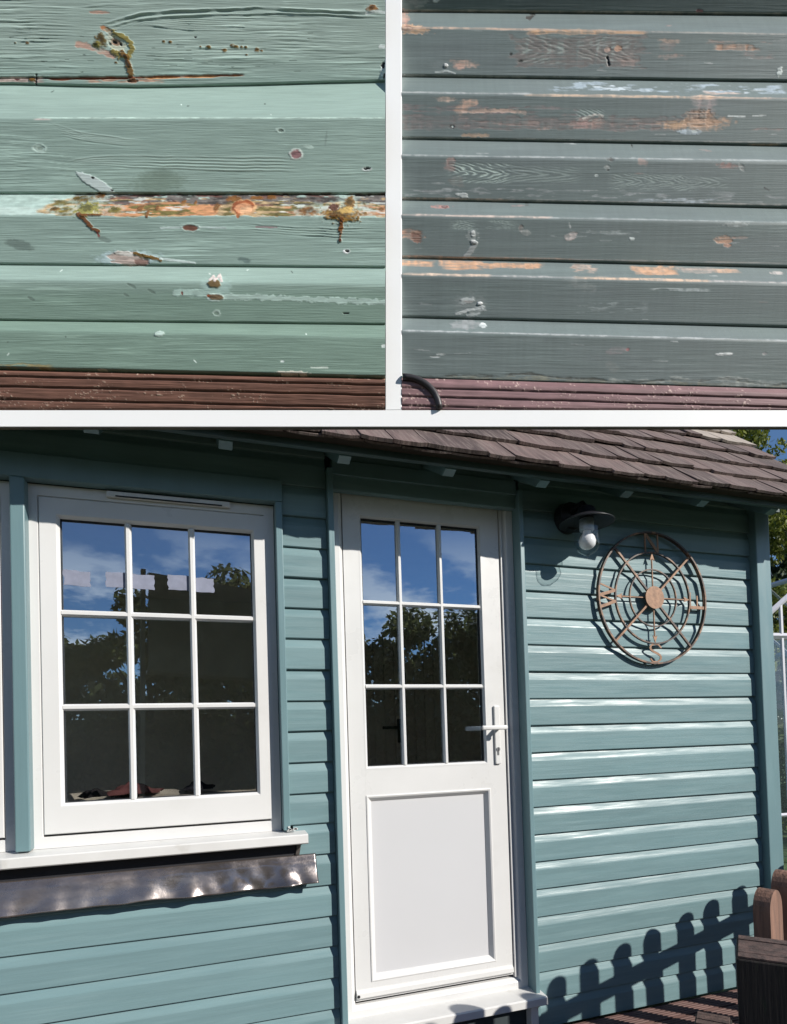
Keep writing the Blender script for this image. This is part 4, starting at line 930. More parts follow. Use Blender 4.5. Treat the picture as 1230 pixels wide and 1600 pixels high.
FL += [BAND(-50, 190, lambda X: 120.5+0*X, lambda X: 123.8+0*X, (60, 30, 24), 5, 1.2, -1.6), BAND(60, 372, lambda X: 122-(X-60)*0.018, lambda X: 126-(X-60)*0.022, (128, 66, 36), 6, 2.2, -1.0), BAND(215, 372, lambda X: 121-(X-215)*0.02, lambda X: 124.5-(X-215)*0.03, (206, 140, 76), 7, 2.0, -0.6), BAND(-40, 44, lambda X: 121+0*X, lambda X: 129+0*X, (196, 176, 166), 8, 3, -0.4), BAND(120, 240, lambda X: 124+0*X, lambda X: 129.5-0*X, (186, 150, 128), 9, 3.5, -0.4, thr=0.5), B(31, 125, 6, 3, RESIN, 0, 1.0, 0.3), B(7, 124, 5, 2, (90, 34, 32)), B(193, 127, 10, 2.4, DRKRES, 0, -0.5), ST([(39, 117), (36, 132)], 1.2, BLK, -1)]
FL += [B(599, 112, 6, 13, WHT, 10, 0.4, 0.5, 0.6), B(598, 103, 3, 6, BLK, 10, -1, 0.6, 0.7), B(600, 120, 2, 4, BLK, 10, -1), B(596, 74, 5, 3, WHT, 0, 0.2), B(300, 59, 2, 1.5, BLK)]
for i in range(34):
    rr_ = random.Random(i); FL.append(B(rr_.uniform(0, 500), rr_.uniform(52, 116), rr_.uniform(2.0, 8.0), rr_.uniform(0.45, 0.8), (72, 86, 76), rr_.uniform(-4, 4), -0.3, a=0.75))
# second board
FL += [B(56, 233, 12, 8, PALE, 8, 0.2, 0.5, 0.2), B(56, 233, 8.5, 5.4, (168, 190, 180), 8, -0.5, 0.6, 0.2), B(57, 233, 4, 2.5, (140, 160, 150), 0, -0.3)]
FL += [B(461, 242, 11.5, 8.5, (206, 214, 206), 0, 0.5, 0.5, 0.2), B(461, 242, 9, 6.6, (146, 106, 108), 0, -0.3, 0.7, 0.25, tx=0.6), B(437, 204.5, 8, 4, PALE, 10, 0.2), B(438, 205, 4.5, 2.4, (110, 128, 118), 0, -0.6), B(480, 230, 9, 3, PALE, 10, 0.1)]
FL += [B(572, 265, 8, 3, (196, 206, 204), 0, 0.2), B(573, 264, 6.5, 1.8, BLK, -8, -1.5)]
FL += [B(141, 289, 34, 8.5, (196, 210, 208), 31, 0.7, 0.4, 0.22, 0.08, 0.08), B(165, 298, 2.4, 1.6, BLK), B(136, 279, 3, 2, BLK), B(240, 286, 40, 17, (118, 138, 122), -5, 0, 0.5, 0.4, 0.5, 0.1, a=0.7), B(247, 272, 14, 10, (122, 142, 128), 0, 0, 0.5, 0.3, 0.5, 0.1, a=0.6), B(509, 216, 1.6, 12, (120, 138, 130), 8, 0, 0.5, 0.3, 0.4, a=0.6)]
FL += [BAND(55, 78, lambda X: 186+0*X, lambda X: 188.4+0*X, (222, 205, 200), 15, 1.0, 0.0), BAND(60, 602, lambda X: 184.6+0*X, lambda X: 186.2+0*X, (190, 216, 204), 16, 0.8, 0.2)]
# third board: split edge of raw wood, resin, flaking
lo_ = lambda X: 309+3*np.sin(X/37.0)+np.where(X < 110, (110-X)*0.14, 0)
hi_ = lambda X: 337.5+1.5*np.sin(X/29.0)-np.where(X < 95, (95-X)*0.15, 0)
FL += [BAND(-40, 640, lambda X: 303+0*X, lambda X: 338+0*X, (168, 192, 184), 20, 3.0, -0.1, 0.4, a=0.7), BAND(-40, 100, lambda X: 325+0*X, lambda X: 336+0*X, (182, 202, 194), 120, 2.0, 0.1, 0.2, a=0.6), BAND(55, 640, lo_, hi_, (172, 146, 106), 21, 5.0, -0.8, 0.7), BAND(150, 335, lambda X: 316+0*X, lambda X: 337+0*X, (190, 132, 86), 22, 4, -0.4, 0.5), BAND(440, 640, lambda X: 321+0*X, lambda X: 337+0*X, (178, 128, 88), 23, 4, -0.3, 0.6), BAND(70, 640, lambda X: 312+0*X, lambda X: 337+0*X, (108, 98, 48), 24, 4, 0.2, 0.6, 0.5, thr=0.53)]
FL += [BAND(105, 640, lambda X: 303+0*X, lambda X: 317+3*np.sin(X/23.0), (100, 94, 90), 25, 3, -0.5, 0.8, thr=0.40), BAND(120, 640, lambda X: 304+0*X, lambda X: 320+0*X, (52, 46, 42), 26, 2.5, -0.6, 0.4, thr=0.60, a=0.85), BAND(150, 520, lambda X: 304+0*X, lambda X: 322+0*X, (110, 66, 56), 27, 2.5, -0.4, 0.4, thr=0.62, a=0.8), BAND(60, 620, lambda X: 305+0*X, lambda X: 338+0*X, (206, 214, 208), 28, 2.5, 0.3, 0.2, thr=0.69, a=0.7)]
FL += RES(118, 311, 15, 4, (118, 92, 30)) + RES(146, 306, 8, 4, (116, 78, 34)) + RES(95, 328, 12, 4, (142, 122, 40)) + RES(82, 327, 7, 3, RESIN) + RES(176, 328, 9, 5, (130, 116, 46)) + RES(132, 327, 16, 9, (146, 140, 66), 0, 1.0, 0.9)
FL += [ST([(122, 335), (130, 343), (137, 350), (142, 358), (152, 362)], 3.4, (120, 74, 26), 0.8, 0.2, 0.75), ST([(128, 338), (158, 336)], 2.0, (120, 78, 30), 1.0, 0.3), ST([(150, 364), (152, 370)], 1.8, (140, 70, 60)), B(160, 375, 11, 3.5, (122, 140, 132), 20, -0.2, 0.6, 0.3, 0.3, a=0.8)]
for (x, y, rx, ry) in [(215, 326, 5, 6), (229, 334, 3, 7), (242, 325, 2.5, 4), (281, 315, 3.5, 3), (336, 323, 5, 6), (300, 316, 2.5, 2.5), (360, 311, 12, 4), (395, 309, 10, 3), (420, 308, 8, 3), (597, 327, 5, 3)]: FL += [B(x, y, rx, ry, (128, 84, 38), 0, 0.7, 0.2, 0.55, 0.3, 0.5)]
FL += [B(378, 325, 20, 13, (206, 160, 110), 0, 0.3, 0.6, 0.15), B(377, 324, 17, 11, (150, 78, 34), 0, 0.9, 0.4, 0.2, tx=0.7), B(379, 326.5, 13.5, 8.5, (202, 140, 96), 0, -0.3, 0.7, 0.2, tx=0.6), B(383, 329, 10, 5.5, (214, 164, 120), 0, -0.2, 0.7, 0.25, tx=0.6), B(372, 338, 3, 4, (160, 96, 50))]
FL += RES(483, 330, 14, 6.5, (140, 96, 48)) + RES(535, 335, 27, 11.5, (146, 108, 40), 0, 1.5, 0.8) + RES(545, 318, 7.5, 10, (132, 96, 44), 5) + [B(541, 330, 12, 5, (196, 160, 84), -6, 1.0, 0.25, 0.5), B(520, 337, 8, 4, (108, 72, 20), 10, 0.6, 0.2, 0.4), B(521, 324, 8, 5, (96, 60, 44), 0, -0.6, 0.6, 0.7), ST([(534, 344), (533, 356), (532, 362)], 3.6, (128, 78, 28), 0.8, 0.2, 0.6), ST([(532, 363), (531, 374)], 1.5, (146, 110, 80), 0.4, 0.4), B(531, 377, 2.8, 2.4, (96, 52, 28), 0, 1.2, 0.2)]
FL += [B(296, 356, 16, 7, PALE, 3, 0.3, 0.6, 0.3), B(296, 356.5, 12.5, 4.8, (118, 76, 58), 3, -0.5, 0.7, 0.2, tx=0.6), ST([(250, 357), (282, 356)], 1.6, (190, 208, 204), 0.2), ST([(310, 356), (352, 357)], 1.4, (190, 208, 204), 0.2), ST([(400, 355), (432, 356)], 1.3, (150, 120, 124), -0.2)]
FL += [B(195, 404, 46, 11, (182, 206, 208), -2, 0.3, 0.5, 0.4, 0.3, 0.2), B(196, 405, 31, 10.5, (196, 176, 166), 4, -0.6, 0.7, 0.35, 0.1, 0.5), B(193, 397, 18, 3.5, (222, 216, 208), 6, 0.4, 0.6, 0.4), B(215, 410, 12, 5, (150, 118, 108), 0, -0.4, 0.7, 0.5), ST([(206, 396), (222, 402), (246, 407)], 2.8, (132, 100, 44), 0.6, 0.25, 0.8), ST([(246, 405), (300, 412)], 2.0, (196, 212, 208), 0.3)]
FL += [B(26, 383, 22, 8, (112, 130, 122), 14, 0, 0.5, 0.3, 0.3, 0.1, a=0.85), B(379, 407, 11, 4, (98, 118, 114), 18, 0, 0.5, 0.4, 0.25, a=0.8), B(541, 393.5, 6.5, 4, (226, 232, 230), 0, 0.3, 0.5, 0.4), B(542, 393, 4, 2, BLK, 10, -1.2)]
# fourth and fifth boards
FL += [B(337, 450, 24, 15, (168, 196, 188), 0, 0.2, 0.5, 0.3, 0.3, 0.15, a=0.8), ST([(272, 459), (300, 458), (340, 464), (420, 466), (520, 470), (602, 473)], 4.2, (178, 202, 192), 0.3, 0.5, 0.9, 0.3, 0.85), ST([(276, 458), (330, 460), (345, 456)], 6.0, (160, 188, 178), 0.1, 0.5, 0.8, 0.3, 0.6)]
FL += [B(335, 444, 11, 6.5, (128, 104, 62), 0, 1.0, 0.3, 0.25), ST([(328, 438), (332, 432), (336, 440), (341, 430), (346, 440)], 2.0, (220, 206, 200), 0.5), B(336, 465.5, 14, 6.2, (186, 206, 198), 0, 0.3, 0.5, 0.2), B(337, 465.5, 11, 4.6, (120, 100, 72), 2, 0.4, 0.4, 0.2, tx=0.5), B(325, 463, 3, 2, (150, 80, 40)), B(336, 490.5, 7, 5, (176, 198, 186), 0, 0.2, 0.5, 0.5), B(336, 490.5, 4.5, 3, (118, 140, 126), 0, -0.3), B(540, 490, 5, 1.5, BLK, 4, -1), B(284, 459, 1.6, 3, (120, 60, 40))]
FL += [B(249, 522, 7, 4.5, (190, 212, 202), 0, 0.8, 0.4, 0.5), B(600, 541, 4, 3, WHT), B(205, 447, 8, 2, (96, 114, 104), 30, -0.3, a=0.7), B(236, 456, 7, 2, (96, 114, 104), 30, -0.3, a=0.7), B(196, 462, 5, 1.8, (98, 116, 106), 25, -0.2, a=0.7), B(46, 467, 6, 2.4, (98, 116, 106), 25, -0.2, a=0.7)]
FL += [BAND(-30, 75, lambda X: 568+0.02*X, lambda X: 576+0.02*X, (160, 148, 104), 31, 3, -0.2, thr=0.45), BAND(0, 640, lambda X: 577+0.019*X, lambda X: 580+0.019*X, (186, 196, 176), 32, 1.5, 0.1, thr=0.48), B(455, 583, 24, 2.6, (222, 216, 200), 1, 0.4, 0.6, 0.6), B(440, 565, 3, 1.6, WHT), B(500, 575, 14, 1.6, (190, 204, 192), 0, 0.1, 0.6, 0.7), B(155, 578, 8, 1.6, (200, 200, 180))]
for i in range(14):
    rr_ = random.Random(500+i); FL.append(B(rr_.uniform(0, 600), rr_.choice([rr_.uniform(138, 184), rr_.uniform(417, 440), rr_.uniform(503, 580)]), rr_.uniform(1.2, 3.0), rr_.uniform(0.6, 1.2), rr_.choice([(96, 112, 104), (210, 226, 218)]), rr_.uniform(-40, 60), 0.0))
PL = Paint((0, 602), baseL, lambda X, Y: 0.45+0.75*sstep(140, 110, Y)-0.15*sstep(430, 460, Y), [(172, 70, 60, 14, 9), (56, 233, 45, 9, 8), (461, 242, 50, 9, 6), (296, 356, 45, 6, 5), (378, 322, 30, 10, 4), (336, 465, 40, 6, 4), (572, 265, 25, 5, 3)], FL, ridgeL, seed=100)
M_sl = sample_mat('weathered_sage_paint')
def sample_root(name, label, cat, px):
    ox = lx_(px); oz = lz_(640)
    t = thing(name, label, cat, BLOC+BROT @ Vector((ox, 0, oz)), 'cladding samples set in the white board', rot=BROT.to_euler()); return t, (ox, oz)
sL, oL = sample_root('cladding_sample', 'pale sage clapboard sample with resin drips and flaking paint, left of the white divider', 'cladding sample', 300)
LPR = 24
plank('clapboard', sL, oL, M_sl, -38, 602, (-25, -25), (-23, -23), (131, 134, 136, 134, 132, 129, 127), 3, PL, rb=33, proud=LPR)
plank('clapboard', sL, oL, M_sl, -38, 602, (131, 134, 136, 134, 132, 129, 127), (186.5, 184.5), (302.5, 303), 38, PL, rb=24, proud=LPR)
plank('clapboard', sL, oL, M_sl, -38, 602, (303, 303.5), (336.5, 338.5), (413, 418), 27.5, PL, rb=15, proud=LPR)
plank('clapboard', sL, oL, M_sl, -38, 602, (413.5, 418.5), (438, 445), (500.5, 507), 18.5, PL, rb=11, proud=LPR)
plank('clapboard', sL, oL, M_sl, -38, 602, (501, 507.5), (516.5, 528), (574, 588), 14, PL, rb=8, proud=LPR)

# deck board under each sample, with grooves
class DeckPaint:
    def __init__(s, xr, base, fleck, slope, lines, seed): s.xr = xr; s.base = base; s.fl = fleck; s.sl = slope; s.lines = lines; s.seed = seed
    def __call__(s, X, Y, bev, yt, yb, ye):
        Yr = Y-s.sl*(X-s.xr[0]); n = fbm(X/60, Yr/2, s.seed, 3); n2 = fbm(X/20, Yr/9, s.seed+3, 3)
        col = alb(s.base)*(1+0.5*(n-0.5)+0.5*(n2-0.5))[..., None]; h = (n-0.5)*0.9
        for y in s.lines:
            g = np.exp(-((Yr-y-1.2*(fbm(X/40, X*0, s.seed+9, 2)-0.5))/1.3)**2); h = h-2.6*g; col = col*(1-0.55*g[..., None])
        m = sstep(0.70, 0.78, fbm(X/3.2, Yr/1.8, s.seed+5, 2))*sstep(0.5, 0.62, fbm(X/40, Yr/12, s.seed+6, 3)); c = alb(s.fl)
        col = col*(1-0.8*m[..., None])+c*0.8*m[..., None]
        return col, np.full(X.shape, 0.65), h+0.5*m
plank('deck_plank', sL, oL, M_sl, -38, 602, (578, 592), (581, 595), (640.5, 640.5), 6, DeckPaint((0, 602), (122, 86, 72), (196, 170, 150), 0.0235, [588, 604, 624, 646, 570], 200), tail=3, rb=14, proud=14)

# ----- right sample: sanded grey-green boards with bare wood patches
def baseR(X, Y):
    n = fbm(X/120, Y/35, 301, 3)[..., None]; v = fbm(X/5, Y/90, 303, 2)[..., None]
    c = alb((113, 126, 124))*(1-0.5*n)+alb((118, 125, 128))*(0.5*n)
    return c*(1+0.10*(v-0.5))
def chev(X, Y, x0, x1, yc, hy, npd, pw, out, a, right=True, sharp=2.2):
    """nested cathedral grain"""
    u = (X-x0)/(x1-x0); v = (Y-yc-0.02*(X-x0))/hy
    env = sstep(0, 0.12, u)*sstep(1, 0.75, u)*sstep(1.0, 0.75, np.abs(v))
    t = u if right else 1-u
    g = t+np.abs(v)**1.2*pw+0.22*(fbm(X/22, Y/7, 311, 3)-0.5)+0.05*(fbm(X/6, Y/3, 313, 2)-0.5)
    s_ = 0.5+0.5*np.cos(g*npd*6.283)
    return np.maximum(out, a*env*s_**sharp)
def ridgeR(X, Y):
    rc = np.zeros(X.shape)
    rc = chev(X, Y, 698, 810, 270, 17, 7, 0.5, rc, 0.75); rc = chev(X, Y, 790, 920, 272, 14, 4, 0.8, rc, 0.30)
    rc = chev(X, Y, 950, 1110, 284, 14, 8, 0.5, rc, 0.35); rc = chev(X, Y, 700, 815, 351, 9, 8, 0.5, rc, 0.5, False); rc = chev(X, Y, 1080, 1150, 285, 9, 4, 0.5, rc, 0.3)
    rc = chev(X, Y, 808, 905, 78, 24, 5, 0.7, rc, 0.55); rc = chev(X, Y, 900, 1005, 76, 22, 6, 0.6, rc, 0.50, False); rc = chev(X, Y, 900, 950, 182, 12, 5, 0.6, rc, 0.5)
    rc = chev(X, Y, 1090, 1118, 182, 12, 4, 0.7, rc, 0.4)
    fade = rc*sstep(0.25, 0.5, fbm(X/30, Y/8, 317, 3)); return -0.5*fade, np.minimum(fade*1.05, 0.85)
RB = (120, 106, 106); OR = (204, 152, 118)
FR = []
E1 = lambda o, sl=0.0183: (lambda X: o+sl*(X-628))
def edge(x0, x1, y, c=(222, 186, 156), w=1.6, sl=0.0183, seed=40, a=0.9): return BAND(x0, x1, E1(y-w, sl), E1(y+w, sl), c, seed, 1.2, -0.1, 0.2, a=a)
FR += [B(640, 46, 30, 7, TAN, 8, -0.4, 0.75, 0.6), B(632, 30, 8, 12, (190, 140, 120), 0, -0.3, 0.75, 0.7), B(636, 45, 10, 4, (150, 104, 84), 0, -0.3), edge(628, 1010, 43.5, (214, 178, 150), 1.5), edge(1000, 1230, 43.5, (176, 172, 164), 0.9), BAND(828, 962, E1(44, 0.012), E1(52, 0.008), TAN, 41, 4, -0.25, 0.35), BAND(960, 1010, E1(43.6), E1(47), TAN, 141, 2, -0.3, 0.2)]
FR += [BAND(805, 1005, lambda X: 56+0*X, lambda X: 105+0*X, (126, 112, 108), 42, 9, -0.2, 0.5, a=0.75), B(985, 96, 14, 9, (150, 128, 120), 20, -0.15, 0.7, 0.6, 0.45), ST([(952, 90), (956, 102)], 2.0, (26, 26, 26), -1), B(968, 76, 6, 5, OR, 10), B(952, 78, 5, 4, PINK), B(800, 85, 3, 2, BLK), B(816, 96, 4, 2, (60, 64, 60))]
FR += [B(728, 100, 17, 5, (206, 166, 144), 8, -0.15, 0.7, 0.6, 0.45), B(720, 105, 8, 5, (206, 160, 140), 0, -0.15, 0.7, 0.6, 0.45), B(692, 105, 18, 10, (126, 140, 140), 0, 0, 0.6, 0.4, 0.3, 0.1, a=0.5), B(698, 103.5, 3.4, 3, (240, 240, 238), 0, 1.2, 0.5, 0.2), ST([(682, 114), (700, 112), (712, 116)], 1.6, (190, 200, 198), 0.3)]
FR += [B(655, 4, 13, 9, (150, 160, 156), 0, 0.2, 0.5, 0.6), B(682, 1, 5, 4, WHT, 0, 0.6), B(1045, 72, 12, 9, (136, 126, 122), 0, -0.1, 0.7, 0.4, 0.3, a=0.8), B(1048, 65, 14, 3, (196, 160, 136), 5, -0.1, 0.7, 0.8, 0.5), B(1052, 89, 16, 3.5, (172, 146, 134), -4, -0.1, 0.7, 0.8, 0.5), BAND(1120, 1182, E1(60, 0.02), E1(69, 0.02), OR, 44, 3, -0.4, 0.4), BAND(1110, 1205, E1(56, 0.016), E1(61, 0.016), (170, 144, 132), 45, 3, -0.1, 0.5, thr=0.48), BAND(1170, 1212, E1(72), E1(82), (150, 136, 132), 46, 4, -0.1, 0.5, thr=0.42)]
FR += [B(1101, 18.5, 6, 3, (170, 104, 104), 10), B(832, 27, 7, 3.5, (60, 56, 52), -30, -0.4, 0.7, 0.8), edge(628, 1230, 16.5, (206, 192, 178), 1.0, 0.0085, 47, 0.8), B(1227, 113, 4, 7, WHT, 0, 0.4, 0.6, 0.7), edge(628, 960, 117.8, (190, 190, 184), 0.8, 0.013, 48, 0.8)]
FR += [edge(820, 1130, 147, (226, 188, 152), 1.7, 0.0125, 49), edge(628, 830, 145, (186, 190, 190), 1.3, 0.0125, 50, 0.7), edge(1130, 1230, 147, (206, 178, 156), 1.2, 0.0125, 51)]
FR += [BAND(860, 1230, E1(126, 0.012), E1(140, 0.012), (150, 172, 186), 52, 4, 0.0, 0.3, thr=0.54), BAND(900, 1200, E1(129, 0.012), E1(139, 0.012), (186, 202, 212), 53, 4, 0.1, 0.3, thr=0.66), BAND(1100, 1160, E1(133), E1(139), (196, 172, 158), 54, 3, -0.1, 0.3, thr=0.5)]
FR += [BAND(628, 1080, E1(180, 0.008), E1(203, 0.004), (128, 114, 112), 55, 7, -0.2, 0.5, a=0.7), BAND(720, 1060, E1(186, 0.006), E1(202, 0.002), (160, 134, 126), 56, 5, -0.2, 0.6, thr=0.55, a=0.8), BAND(628, 900, E1(164), E1(176), (132, 122, 122), 57, 4, -0.1, 0.5, thr=0.5)]
FR += [B(697, 156, 13, 3.6, (210, 176, 154), 2, -0.15, 0.7, 0.6, 0.45), B(734, 161, 14, 4.5, (212, 168, 142), 4, -0.15, 0.7, 0.6, 0.45), B(723, 171, 11, 6.5, (206, 160, 134), -25, -0.15, 0.7, 0.6, 0.45), ST([(715, 176), (760, 173), (800, 174), (822, 177)], 2.6, (204, 168, 148), -0.2, 0.7, 0.9), B(707, 199, 5, 3, (60, 66, 66)), B(709, 198, 2, 1.5, WHT), B(912, 194, 14, 6, (182, 140, 132), 0, -0.1, 0.7, 0.8, 0.5), B(936, 192, 12, 6, (176, 138, 126), 0, -0.1, 0.7, 0.8, 0.5), ST([(914, 186), (932, 180), (944, 182)], 2.0, (214, 202, 190), 0.2)]
FR += [BAND(1083, 1118, lambda X: 153+0*X, lambda X: 178+0*X, (180, 160, 158), 58, 4, -0.2, 0.4, a=0.85), BAND(1085, 1118, lambda X: 150+0*X, lambda X: 156+0*X, (222, 180, 144), 158, 2, -0.2, 0.4), B(1097, 186, 24, 14, (196, 150, 116), 0, -0.4, 0.7, 0.35, tx=0.8), B(1096, 182, 17, 7, (128, 100, 86), 10, -0.3, 0.7, 0.5, tx=0.8, a=0.8), B(1060, 196, 20, 6, (216, 168, 122), 0, -0.15, 0.7, 0.7, 0.45), B(1112, 192, 32, 7, (214, 164, 124), -2, -0.15, 0.7, 0.7, 0.45), B(1106, 200, 22, 5, (208, 160, 120), 0, -0.15, 0.7, 0.7, 0.45), B(1084, 207, 18, 4, (182, 200, 212), 0, 0.2, 0.6, 0.6), B(1092, 206, 5, 2, WHT), ST([(1142, 182), (1168, 183)], 1.4, (206, 214, 212)), ST([(1180, 182), (1200, 181)], 1.2, (206, 214, 212)), BAND(1180, 1230, E1(190), E1(196), (160, 134, 128), 59, 3, -0.1, 0.5, thr=0.5)]
FR += [edge(628, 1230, 215, (190, 186, 178), 1.0, 0.0150, 60, 0.75), edge(1180, 1230, 217.5, (206, 166, 130), 1.4, 0.0150, 61, 0.9), B(745, 212, 22, 3, (184, 152, 122), 0, -0.2, 0.7, 0.7), edge(628, 1230, 243.2, (182, 190, 190), 1.0, 0.0145, 62, 0.7)]
FR += [B(705, 253, 7, 7, (168, 140, 132), -40, -0.3, 0.7, 0.3), B(704, 262, 9, 6, (150, 128, 122), 20, -0.15, 0.7, 0.6, 0.45), B(715, 285, 12, 8, (128, 132, 128), 20, 0, 0.7, 0.5, a=0.8), B(724, 306, 9, 4, (206, 212, 210), 15, 0.5, 0.6, 0.7), B(1142, 260, 16, 4, (172, 128, 118), 3, -0.15, 0.7, 0.7, 0.45), B(1004, 253, 7, 4.5, (196, 152, 138), 20, -0.15, 0.7, 0.6, 0.45), B(954, 250, 6, 2.4, (70, 66, 62), 0, -0.6, 0.7, 0.8), B(950, 262, 5, 3, (170, 176, 172)), B(951, 266, 2, 1.6, BLK), B(994, 229, 1.6, 3, BLK), B(1160, 262, 8, 3, (160, 162, 158), 50), ST([(1200, 294), (1208, 298)], 1.2, (56, 60, 60)), B(934, 275, 3, 2, WHT), BAND(640, 1230, E1(292, 0.02), E1(306, 0.02), (150, 158, 160), 63, 5, 0, 0.5, thr=0.60)]
FR += [edge(628, 800, 310, (220, 188, 164), 1.3, 0.018, 64), edge(800, 1230, 310, (196, 188, 180), 1.2, 0.018, 65, 0.85), BAND(1010, 1120, E1(303, 0.019), E1(310, 0.019), (176, 190, 200), 66, 3, 0.1, 0.3, thr=0.48)]
FR += [B(690, 323.5, 15, 3, (176, 126, 116), 0, -0.2, 0.7, 0.5), B(696, 324, 5, 2.4, (110, 66, 62)), edge(628, 860, 336.2, (216, 190, 174), 1.3, 0.019, 67, 0.85), edge(860, 1230, 336.5, (180, 190, 190), 1.0, 0.019, 68, 0.6), B(827, 319, 3, 4, (90, 90, 86))]
FR += [B(644, 367, 19, 9, (186, 140, 114), 12, -0.4, 0.7, 0.4, tx=0.8), B(650, 372, 10, 6, (150, 104, 84), 30, -0.3, 0.7, 0.6), B(739, 368, 9, 9, (160, 168, 166), 20, 0.2, 0.6, 0.6, a=0.8), B(740, 366, 4, 5, (214, 218, 216), 0, 0.7, 0.5), B(742, 379.5, 5.5, 2.6, (232, 232, 230), 12, 0.9, 0.5), ST([(744, 382), (738, 392), (730, 402)], 4.6, (160, 166, 166), 0.4, 0.5, 0.5), B(815, 357, 4, 5, (140, 134, 128)), B(823, 364, 8, 5, (160, 162, 158), 10, 0.2), B(893, 371, 9, 5, (200, 184, 178), -8, 0.3, 0.6, 0.4), B(898, 366, 6, 4, (176, 164, 158)), ST([(890, 350), (892, 356)], 1.4, (190, 196, 194)), B(1134, 375, 14, 7, (212, 156, 118), 5, -0.4, 0.7, 0.45), B(1142, 384, 7, 3, (196, 140, 110)), B(1158, 372, 14, 2, (190, 152, 134)), B(1150, 352, 18, 4, (166, 176, 174), 0, 0.2, 0.6, 0.7, a=0.8), B(990, 374, 4, 3, WHT, 20, 0.3), BAND(870, 1000, E1(354), E1(366), (150, 162, 162), 69, 4, 0.1, 0.5, thr=0.58)]
FR += [edge(628, 900, 401, (206, 166, 140), 1.2, 0.018, 70, 0.9), edge(900, 1230, 401, (176, 170, 162), 0.9, 0.018, 71, 0.7)]
FR += [BAND(600, 676, E1(407, 0.02), E1(416, 0.02), (206, 152, 106), 72, 3, -0.25, 0.35), BAND(690, 752, E1(407, 0.01), E1(423, -0.01), (206, 152, 106), 73, 4.5, -0.25, 0.35), BAND(754, 848, E1(408, 0.02), E1(420, 0.0), (206, 152, 106), 74, 3.5, -0.25, 0.35), BAND(895, 936, E1(409, 0.02), E1(424, 0.01), (176, 152, 134), 75, 4, -0.2, 0.6, thr=0.42), BAND(996, 1062, E1(409, 0.02), E1(422, 0.02), (206, 152, 106), 76, 3.5, -0.25, 0.35), BAND(1068, 1122, E1(410, 0.018), E1(419, 0.018), (176, 156, 142), 77, 2.5, -0.2, 0.3), BAND(1124, 1160, E1(411, 0.018), E1(418, 0.018), (206, 162, 126), 78, 2.5, -0.3, 0.3), B(1222, 427, 10, 3, (190, 180, 174))]
FR += [edge(628, 765, 428.5, (232, 196, 164), 1.8, 0.022, 79), edge(765, 900, 428.5, (196, 192, 190), 1.2, 0.022, 80, 0.7), edge(900, 1110, 428, (232, 190, 152), 1.9, 0.024, 81), edge(1110, 1230, 428, (196, 188, 184), 1.2, 0.024, 82, 0.8), B(905, 443, 22, 8, (140, 148, 146), 20, 0.1, 0.6, 0.6, 0.3, a=0.6)]
FR += [B(735, 474, 24, 14, (136, 146, 146), -5, 0.1, 0.6, 0.5, 0.4, a=0.7), B(730, 471, 13, 5, (178, 186, 186), -12, 0.4, 0.6, 0.6), B(751, 475, 4, 2.6, (244, 244, 242), 0, 1.2, 0.4, 0.2), ST([(714, 491), (735, 486), (757, 481)], 2.6, (190, 196, 196), 0.5), B(745, 488, 13, 7, (170, 178, 178), -20, 0.4, 0.6, 0.6), BAND(1020, 1110, E1(443, 0.02), E1(447, 0.02), (176, 188, 188), 83, 1.5, 0.2, 0.3, thr=0.42), BAND(905, 1010, E1(470, 0.01), E1(486, 0.01), (140, 154, 154), 84, 3, 0.1, 0.4, thr=0.56)]
FR += [B(728, 507, 22, 8, (150, 156, 158), -4, 0.2, 0.6, 0.4, 0.15, a=0.8), B(756, 509, 5.5, 4, (226, 234, 234), 0, 0.8, 0.5, 0.35), edge(628, 1230, 517, (196, 202, 204), 1.0, 0.0265, 85, 0.7)]
FR += [B(966, 548, 17, 6, (140, 136, 138), -8, 0.1, 0.6, 0.3, 0.2, 0.1, a=0.85), B(983, 547, 3, 2.6, (170, 96, 96)), B(960, 574, 12, 7, (134, 142, 138), 30, 0.1, 0.6, 0.4, 0.3, a=0.7), B(1134, 554, 13, 2.4, (226, 230, 228), -3, 0.4, 0.5, 0.3), B(1198, 553, 4, 2, (160, 158, 158)), B(690, 554, 8, 1.6, (196, 204, 202)), B(680, 558, 8, 1.2, (186, 194, 194))]
wv = lambda o: (lambda X: o+0.026*(X-628)+3.2*np.sin(X/48.0)+1.6*np.sin(X/17.0))
FR += [BAND(600, 1240, wv(583), wv(586), (70, 66, 52), 86, 2.5, -0.5, 0.5, a=0.75), BAND(600, 1240, wv(586), lambda X: 592+0.029*(X-628), (140, 140, 118), 87, 3, -0.1, 0.6, thr=0.44, a=0.85), BAND(960, 1240, wv(580), lambda X: 590+0.029*(X-628), (150, 158, 152), 88, 3, 0.2, 0.6, thr=0.52)]
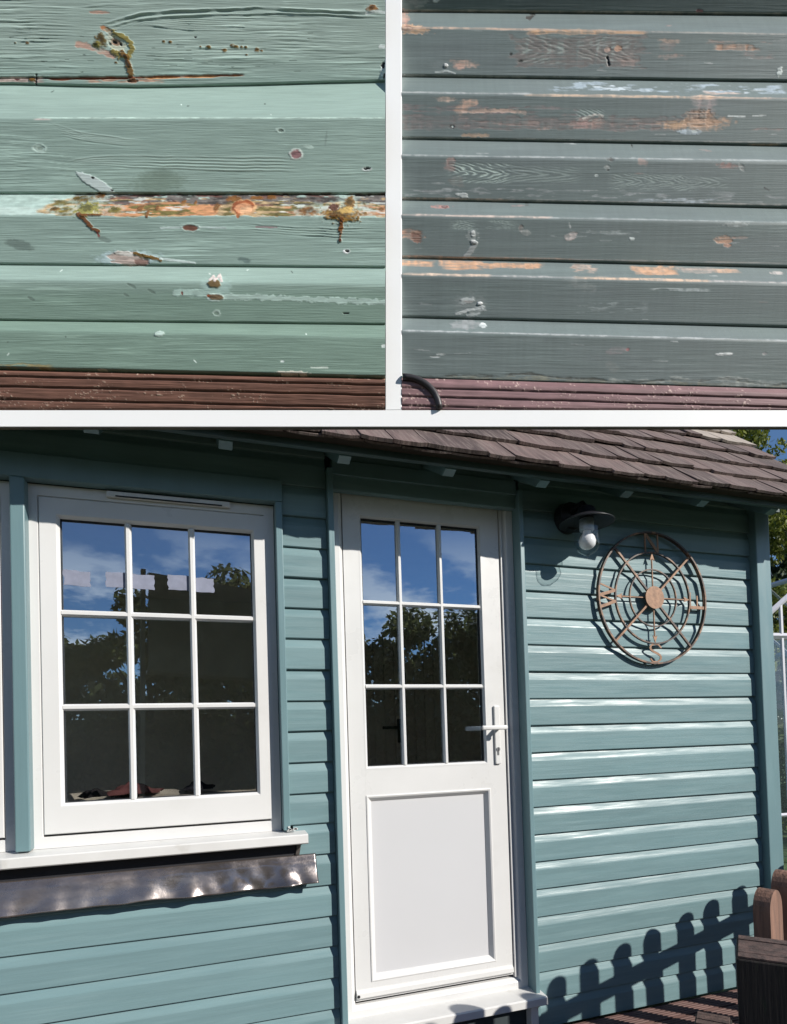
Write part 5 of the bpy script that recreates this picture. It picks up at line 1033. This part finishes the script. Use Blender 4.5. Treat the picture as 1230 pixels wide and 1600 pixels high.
for i in range(40):
    rr_ = random.Random(900+i); FR.append(B(rr_.uniform(630, 1225), rr_.uniform(10, 590), rr_.uniform(3, 14), rr_.uniform(0.6, 1.5), rr_.choice([(160, 168, 168), (150, 128, 122), (176, 184, 184)]), rr_.uniform(-5, 8), 0.1, a=0.7))
PR = Paint((628, 1230), baseR, lambda X, Y: 0.24+0*X, [(705, 262, 30, 10, 6), (930, 185, 30, 8, 6), (1098, 185, 25, 10, 7), (960, 85, 30, 12, 8), (645, 367, 20, 8, 5), (740, 470, 30, 10, 5), (1135, 375, 25, 8, 4)], FR, ridgeR, seed=400, feather=0.62)
M_sr = sample_mat('sanded_grey_green_paint', 16, 0.07, 0.00018)
sR, oR = sample_root('cladding_sample', 'darker grey-green clapboard sample sanded to bare wood patches, right of the white divider', 'cladding sample', 929)
rows_ = [((-25, -25), (-23, -23), (17, 23)), ((17.5, 23.5), (42.5, 52.5), (118.5, 127)), ((119, 127.5), (146, 154), (216, 227)), ((216.5, 227.5), (243.5, 254), (311, 324)), ((311.5, 324.5), (337, 349), (402, 417)), ((402.5, 417.5), (430, 444), (495, 510.5)), ((495.5, 511), (517.5, 533), (591, 608))]
for a_, b_, c_ in rows_: plank('clapboard', sR, oR, M_sr, 628, 1268, a_, b_, c_, 21.5 if a_[0] > 0 else 3, PR, rb=17, proud=0)
plank('deck_plank', sR, oR, M_sr, 628, 1268, (594, 611.5), (597, 614.5), (640.5, 640.5), 6, DeckPaint((628, 1230), (128, 98, 100), (206, 180, 170), 0.028, [606, 619.5, 634, 650], 260), tail=3)
bm = bmesh.new()
pts = []
for i in range(15):
    t = i/14; x = 629.5+(1-(1-t)**1.7)*57; y = 590+(t**1.8)*49.5
    pts.append((lx_(x)-oR[0], -0.0015, lz_(y)-oR[1]))
add_tube(bm, pts, 0.0042, 12)
cab = obj('cable', bm, M_cable, None, True)
cab.location = sR.location; cab.rotation_euler = sR.rotation_euler
tag(cab, 'thin black cable looping over the deck plank of the darker sample', 'cable')
